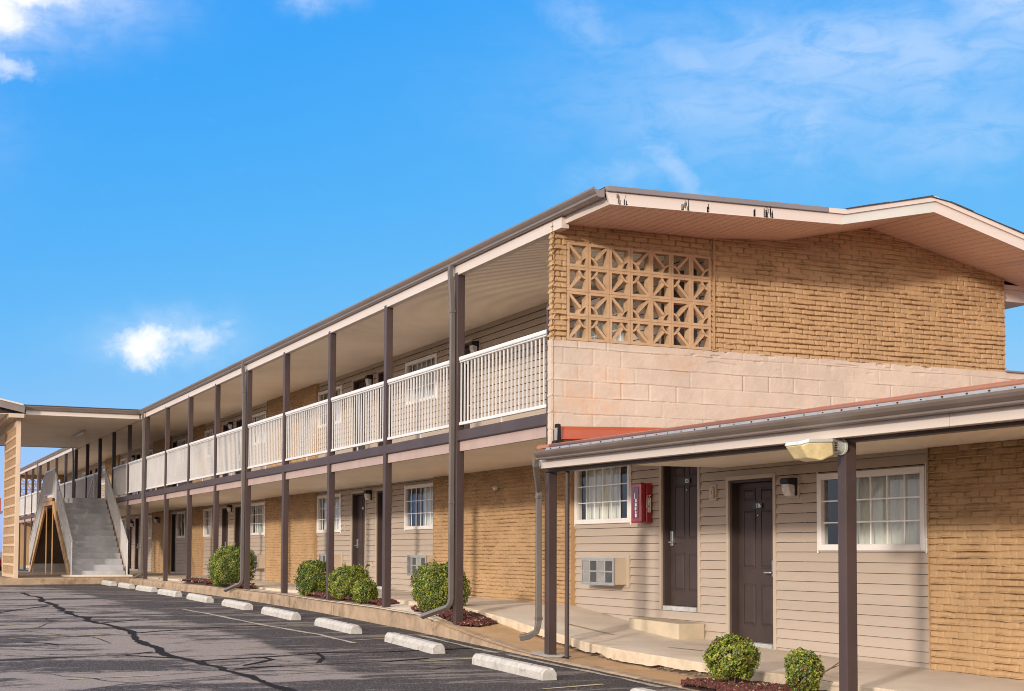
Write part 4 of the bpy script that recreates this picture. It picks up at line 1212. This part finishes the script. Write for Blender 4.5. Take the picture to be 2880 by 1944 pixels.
zap = lambda y: zk(y) + .022
mulch([(7.78, 18.7), (8.0, 18.55), (8.36, 18.75), (8.45, 19.5), (8.34, 20.6), (8.26, 21.2), (8.0, 21.3), (7.79, 20.6), (7.79, 19.4)], zap, 2600, 'red brown mulch around the first gallery post', 1)
mulch([(7.80, 22.2), (8.3, 22.6), (8.28, 26.9), (7.9, 27.1), (7.80, 26.4)], zap, 3000, 'red brown mulch under the three shrubs', 2)
mulch([(7.62, 31.6), (8.2, 31.7), (8.28, 35), (8.25, 38.6), (7.66, 37.2)], zap, 3000, 'red mulch bed around the tall barrel shaped shrub', 3, .07)
mulch([(7.55, 9.0), (8.30, 9.0), (8.30, 12.2), (8.05, 12.62), (7.75, 12.68), (7.56, 12.4)], lambda y: zk(y) + .02, 4200, 'red brown mulch at the foot of the near brown post', 4, .03)

# ------------------------------------------------------------------ fittings on and about the walls
def air_con(y0, y1, z0, z1, label):
    t = thing('air_conditioner', (10.0, (y0 + y1) / 2, z0), label, 'air conditioner', 'wall air conditioners under the lower windows')
    m = MB(); m.box(9.955, 10.19, y0 + .01, y1 - .01, z0 + .01, z1 - .005); m.build('casing', 'ac', t, bevel=.01)
    m = MB(); m.box(10.155, 10.185, y0 - .06, y1 + .12, z0 - .03, z1 + .045); m.build('wall_plate', 'trim', t)
    m = MB(); f = .035; n = 4
    m.box(9.93, 9.954, y0, y1, z0, z0 + f * 1.2); m.box(9.93, 9.954, y0, y1, z1 - f * 1.4, z1); m.box(9.931, 9.9535, y0, y0 + f, z0 + f * 1.2, z1 - f * 1.4); m.box(9.931, 9.9535, y1 - f, y1, z0 + f * 1.2, z1 - f * 1.4)
    zm = (z0 + z1) / 2; m.box(9.932, 9.953, y0 + f, y1 - f, zm - .012, zm + .012)
    for i in range(1, n): y = y0 + f + (y1 - y0 - 2 * f) * i / n; m.box(9.933, 9.952, y - .012, y + .012, z0 + f * 1.2, z1 - f * 1.4)
    m.build('front_frame', 'alu', t, bevel=.003)
    for j in range(2):
        for i in range(n):
            a = y0 + f + (y1 - y0 - 2 * f) * i / n + .013; b = y0 + f + (y1 - y0 - 2 * f) * (i + 1) / n - .013
            c, d = (z0 + f * 1.2, zm - .0125) if j == 0 else (zm + .0125, z1 - f * 1.4 - .001)
            m = MB()
            for s in range(9): z = c + (d - c) * s / 9; m.face([(9.940, a, z), (9.940, b, z), (9.948, b, z + (d - c) / 9), (9.948, a, z + (d - c) / 9)])
            m.build('grille_panel', 'grille_b' if i % 2 == 0 else 'grille_a', t)
    return t


air_con(18.17, 19.19, 1.12, 1.52, 'beige wall air conditioner left of door 125, below the nearest lower window')
air_con(25.66, 26.68, 1.13, 1.53, 'beige wall air conditioner half hidden behind the shrub by the first downspout')
air_con(31.6, 32.62, 1.13, 1.53, 'beige wall air conditioner peeping over the dark green shrub by the third post')
air_con(38.32, 39.34, 1.11, 1.51, 'beige wall air conditioner right of the tall barrel shaped shrub')


def wall_light(y, z, label, X=XS):
    t = thing('wall_light', (X - .03, y, z), label, 'wall light', 'black capped wall lights beside the doors')
    m = MB(); m.box(X - .03, X - .005, y - .10, y + .10, z - .13, z + .13); m.build('back_plate', 'trim', t, bevel=.006)
    m = MB(); m.prism([(X - .031, z + .115), (X - .031, z + .03), (X - .05, z + .03), (X - .17, z + .045), (X - .17, z + .085), (X - .15, z + .11)], 1, y - .085, y + .085); m.prism([(X - .031, z + .03), (X - .031, z - .10), (X - .055, z - .10), (X - .055, z + .03)], 1, y - .08, y + .08); m.build('light_cap', 'black', t, bevel=.006)
    m = MB(); m.prism([(X - .056, z + .029), (X - .16, z + .042), (X - .155, z - .03), (X - .12, z - .105), (X - .056, z - .11)], 1, y - .072, y + .072); m.build('light_lens', 'lens_c', t, bevel=.014)
    return t


wall_light(14.13, 2.385, 'wall light right of door 126 on the low wing')
wall_light(29.60, 2.82, 'lower wall light between the two doors behind the second gallery post')
wall_light(42.33, 2.86, 'lower wall light between two dark doors above the tall barrel shaped shrub')
wall_light(53.2, 2.72, 'lower wall light on a brick panel near the stairs', XB)
wall_light(58.95, 2.66, 'lower wall light by the doors just right of the stair foot')
wall_light(24.0 - .25, 5.30, 'upper wall light nearest the block wall, seen over the first railing')
wall_light(29.60, 5.33, 'upper wall light between two doors behind the second gallery post')
wall_light(42.33, 5.34, 'upper wall light between doors over the railing left of the middle downspout')
wall_light(58.95, 5.33, 'upper wall light over the railings beside the stair canopy')

t = thing('floodlight', (7.74, 10.03, 2.52), 'grey floodlight with a yellowed lens on the near brown post', 'floodlight')
m = MB(); m.tube([(7.739, 10.03, 2.52), (7.715, 10.03, 2.52)], .075, 18); m.tube([(7.7145, 10.03, 2.52), (7.66, 10.03, 2.52)], .062, 18); m.tube([(7.66, 10.03, 2.52), (7.63, 10.03, 2.52)], .068, 18); m.build('mount', 'grey_cast', t, bevel=.004)
m = MB()
a = [(7.64, y_, z_) for y_, z_ in ((9.965, 2.57), (10.095, 2.57), (10.085, 2.47), (9.975, 2.47))]; b = [(7.535, y_, z_) for y_, z_ in ((9.90, 2.575), (10.16, 2.575), (10.15, 2.425), (9.91, 2.425))]
m.raw(a + b, [(0, 1, 2, 3), (7, 6, 5, 4), (0, 4, 5, 1), (1, 5, 6, 2), (2, 6, 7, 3), (3, 7, 4, 0)])
m.raw([(7.53, 9.89, 2.575), (7.53, 10.17, 2.575), (7.28, 10.17, 2.565), (7.22, 10.14, 2.545), (7.22, 9.92, 2.545), (7.28, 9.89, 2.565), (7.53, 9.885, 2.545), (7.53, 10.175, 2.545), (7.275, 10.175, 2.535), (7.21, 10.145, 2.512), (7.21, 9.915, 2.512), (7.275, 9.885, 2.535)],
      [(0, 1, 2, 3, 4, 5), (11, 10, 9, 8, 7, 6), (0, 6, 7, 1), (1, 7, 8, 2), (2, 8, 9, 3), (3, 9, 10, 4), (4, 10, 11, 5), (5, 11, 6, 0)])
m.build('housing', 'grey_cast', t, bevel=.006)
m = MB()
for i in range(4): m.box(7.575, 7.60, 9.925 + .0, 9.94, 2.475 + i * .02, 2.485 + i * .02)
m.build('cooling_slot', 'black', t)
m = MB()
v = [(7.528, 9.89, 2.543), (7.528, 10.17, 2.543), (7.275, 10.17, 2.534), (7.214, 10.14, 2.511), (7.214, 9.92, 2.511), (7.275, 9.89, 2.534),
     (7.545, 9.90, 2.435), (7.545, 10.16, 2.435), (7.43, 10.15, 2.385), (7.30, 10.13, 2.402), (7.30, 9.93, 2.402), (7.43, 9.91, 2.385)]
m.raw(v, [(5, 4, 3, 2, 1, 0), (6, 7, 8, 11), (11, 8, 9, 10), (0, 1, 7, 6), (1, 2, 8, 7), (2, 3, 9, 8), (3, 4, 10, 9), (4, 5, 11, 10), (5, 0, 6, 11)])
m.build('lens', 'lens_y', t, bevel=.012)

t = thing('extinguisher_cabinet', (10.1, 17.62, 2.01), 'red fire extinguisher cabinet on the siding between the window and door 125', 'fire cabinet')
m = MB(); m.box(10.07, 10.185, 17.475, 17.755, 2.02, 2.575); m.build('cabinet_body', 'red', t, bevel=.02)
m = MB(); m.box(9.985, 10.068, 17.47, 17.76, 2.012, 2.583); m.build('cabinet_cover', 'red', t, bevel=.025)
m = MB(); m.box(9.979, 9.986, 17.53, 17.70, 2.08, 2.52); m.build('cabinet_window', 'red_dark', t, bevel=.004)
m = MB()
for z_, h_, y_, w_ in ((2.40, .085, 17.63, .012), (2.33, .05, 17.60, .03), (2.27, .045, 17.605, .035), (2.215, .04, 17.61, .03), (2.165, .03, 17.60, .02), (2.12, .05, 17.60, .03)): m.box(9.976, 9.9788, y_ - w_, y_ + w_ * .4, z_ - h_ / 2, z_ + h_ / 2)
m.build('worn_sticker', 'white_print', t)
m = MB(); m.box(10.10, 10.150, 17.4722, 17.4746, 2.165, 2.365)
m.tube([(10.125, 17.4735, 2.365), (10.122, 17.4735, 2.395), (10.095, 17.4735, 2.40), (10.087, 17.4735, 2.36), (10.088, 17.4735, 2.25), (10.083, 17.4735, 2.225)], .0045, 5); m.tube([(10.122, 17.4735, 2.395), (10.152, 17.4735, 2.412)], .005, 5)
m.build('extinguisher_sign', 'white_print', t)
for i, ch in enumerate('FIRE'):
    text_object('sign_letter', ch, .058, 'red', t, (10.125, 17.4718, 2.338 - i * .048), (1, 0, 0), (0, 0, 1), .0006)

t = thing('switch_box', (10.19, 15.89, 2.38), 'small beige switch box on the siding between doors 125 and 126', 'electrical box')
m = MB(); m.box(10.155, 10.19, 15.805, 15.965, 2.28, 2.49); m.build('box_body', 'trim', t, bevel=.008)
m = MB(); m.box(10.128, 10.1545, 15.83, 15.93, 2.31, 2.46); m.build('box_cover', 'ac', t, bevel=.008)
m = MB(); m.box(10.120, 10.1275, 15.86, 15.90, 2.36, 2.42); m.build('switch_plate', 'trim', t, bevel=.003)
t = thing('hose_box', (10.19, 29.6, 1.27), 'small beige tap plate low on the siding between two doors', 'tap plate')
m = MB(); m.box(10.16, 10.19, 29.5, 29.71, 1.18, 1.37); m.build('box_body', 'trim', t, bevel=.008)
m = MB(); m.tube([(10.158, 29.6, 1.30), (10.09, 29.6, 1.30), (10.07, 29.6, 1.24)], .014, 8); m.tube([(10.11, 29.56, 1.325), (10.11, 29.64, 1.325)], .009, 6); m.build('tap', 'black', t)
m = MB(); m.box(10.04, 10.10, 22.62, 22.73, 2.67, 2.735); m.prism([(10.04, 2.735), (10.04, 2.70), (10.01, 2.715)], 1, 22.64, 22.71)
tag(m.build('wall_sensor', 'white', None, bevel=.008), 'tiny white sensor box high on the lower brick wall', 'sensor')
m = MB(); m.tube([(7.81, 15.45, .30), (7.81, 15.45, 2.69)], .0275, 14); m.tube([(7.81, 15.45, .34), (7.81, 15.45, .352)], .05, 14)
tag(m.build('pipe_post', 'brown', None, smooth=False), 'thin round brown pipe standing beside the corner post of the low wing', 'pipe')
m = MB(); m.prism([(16.10, .42), (17.42, .50), (17.42, .695), (16.10, .675)], 0, 9.76, 10.175)
tag(m.build('concrete_step', 'step', None, bevel=.018), 'cream concrete step block below door 125', 'step')
m = MB(); m.prism([(15.55, .352), (15.68, .348), (15.74, .35), (16.25, .37), (16.3, .375), (16.0, .366)], 0, 7.60, 7.98)
m = MB(); P = [(7.60, 15.62), (7.78, 15.52), (7.93, 15.66), (7.98, 15.95), (7.9, 16.2), (7.70, 16.22), (7.58, 16.0)]
m.face([(x, y, zk(y) + .012) for x, y in P]); tag(m.build('mortar_patch', 'stop'), 'grey mortar patch round the foot of the corner post', 'mortar patch', kind='structure')

# ------------------------------------------------------------------ far things past the end of the motel
t = thing('roadside_building', (2, 104, .6), 'low tan building with an orange roof band beyond the far end', 'building')
m = MB(); m.box(-8, 8.3, 100, 110, .4, 4.0); m.build('wall', 'block', t)
m = MB(); m.box(-8.5, 8.6, 99.4, 110.5, 4.15, 5.0); m.build('roof', 'orange', t)
m = MB(); m.box(-8.6, 8.7, 99.2, 110.7, 4.0, 4.15); m.build('gutter', 'gutter', t)
for i in range(5):
    m = MB(); m.box(-6.6 + i * 3, -4.9 + i * 3, 99.96, 100.02, 1.5, 3.1); m.build('window', 'room', t)
t = thing('parked_car', (5.1, 70, .62), 'dark red car parked far off at the left edge', 'car')
m = MB(); P = [(67.9, .85), (67.95, 1.2), (68.9, 1.35), (69.6, 1.42), (71.2, 1.42), (72.0, 1.38), (72.15, 1.1), (72.1, .82)]
m.prism(P, 0, 4.25, 5.95); m.build('body', 'car', t, bevel=.07)
m = MB(); m.prism([(69.0, 1.36), (69.7, 1.84), (71.0, 1.86), (71.7, 1.41)], 0, 4.38, 5.82); m.build('cabin', 'black', t, bevel=.05)
m = MB(); m.prism([(69.65, 1.83), (69.75, 1.87), (70.95, 1.885), (71.05, 1.85)], 0, 4.42, 5.78); m.build('car_roof', 'car', t, bevel=.02)
for y in (68.7, 71.3):
    for x in (4.32, 5.88):
        m = MB(); m.tube([(x - .1, y, .94), (x + .1, y, .94)], .32, 18); w = m.build('wheel', 'tyre', t)
        m = MB(); m.tube([(x - .104, y, .94), (x + .104, y, .94)], .18, 14); m.build('rim', 'alu', w)
for x in (4.5, 5.7):
    m = MB(); m.box(x - .15, x + .15, 67.87, 67.93, 1.05, 1.18); m.build('headlight', 'lens_c', t, bevel=.02)
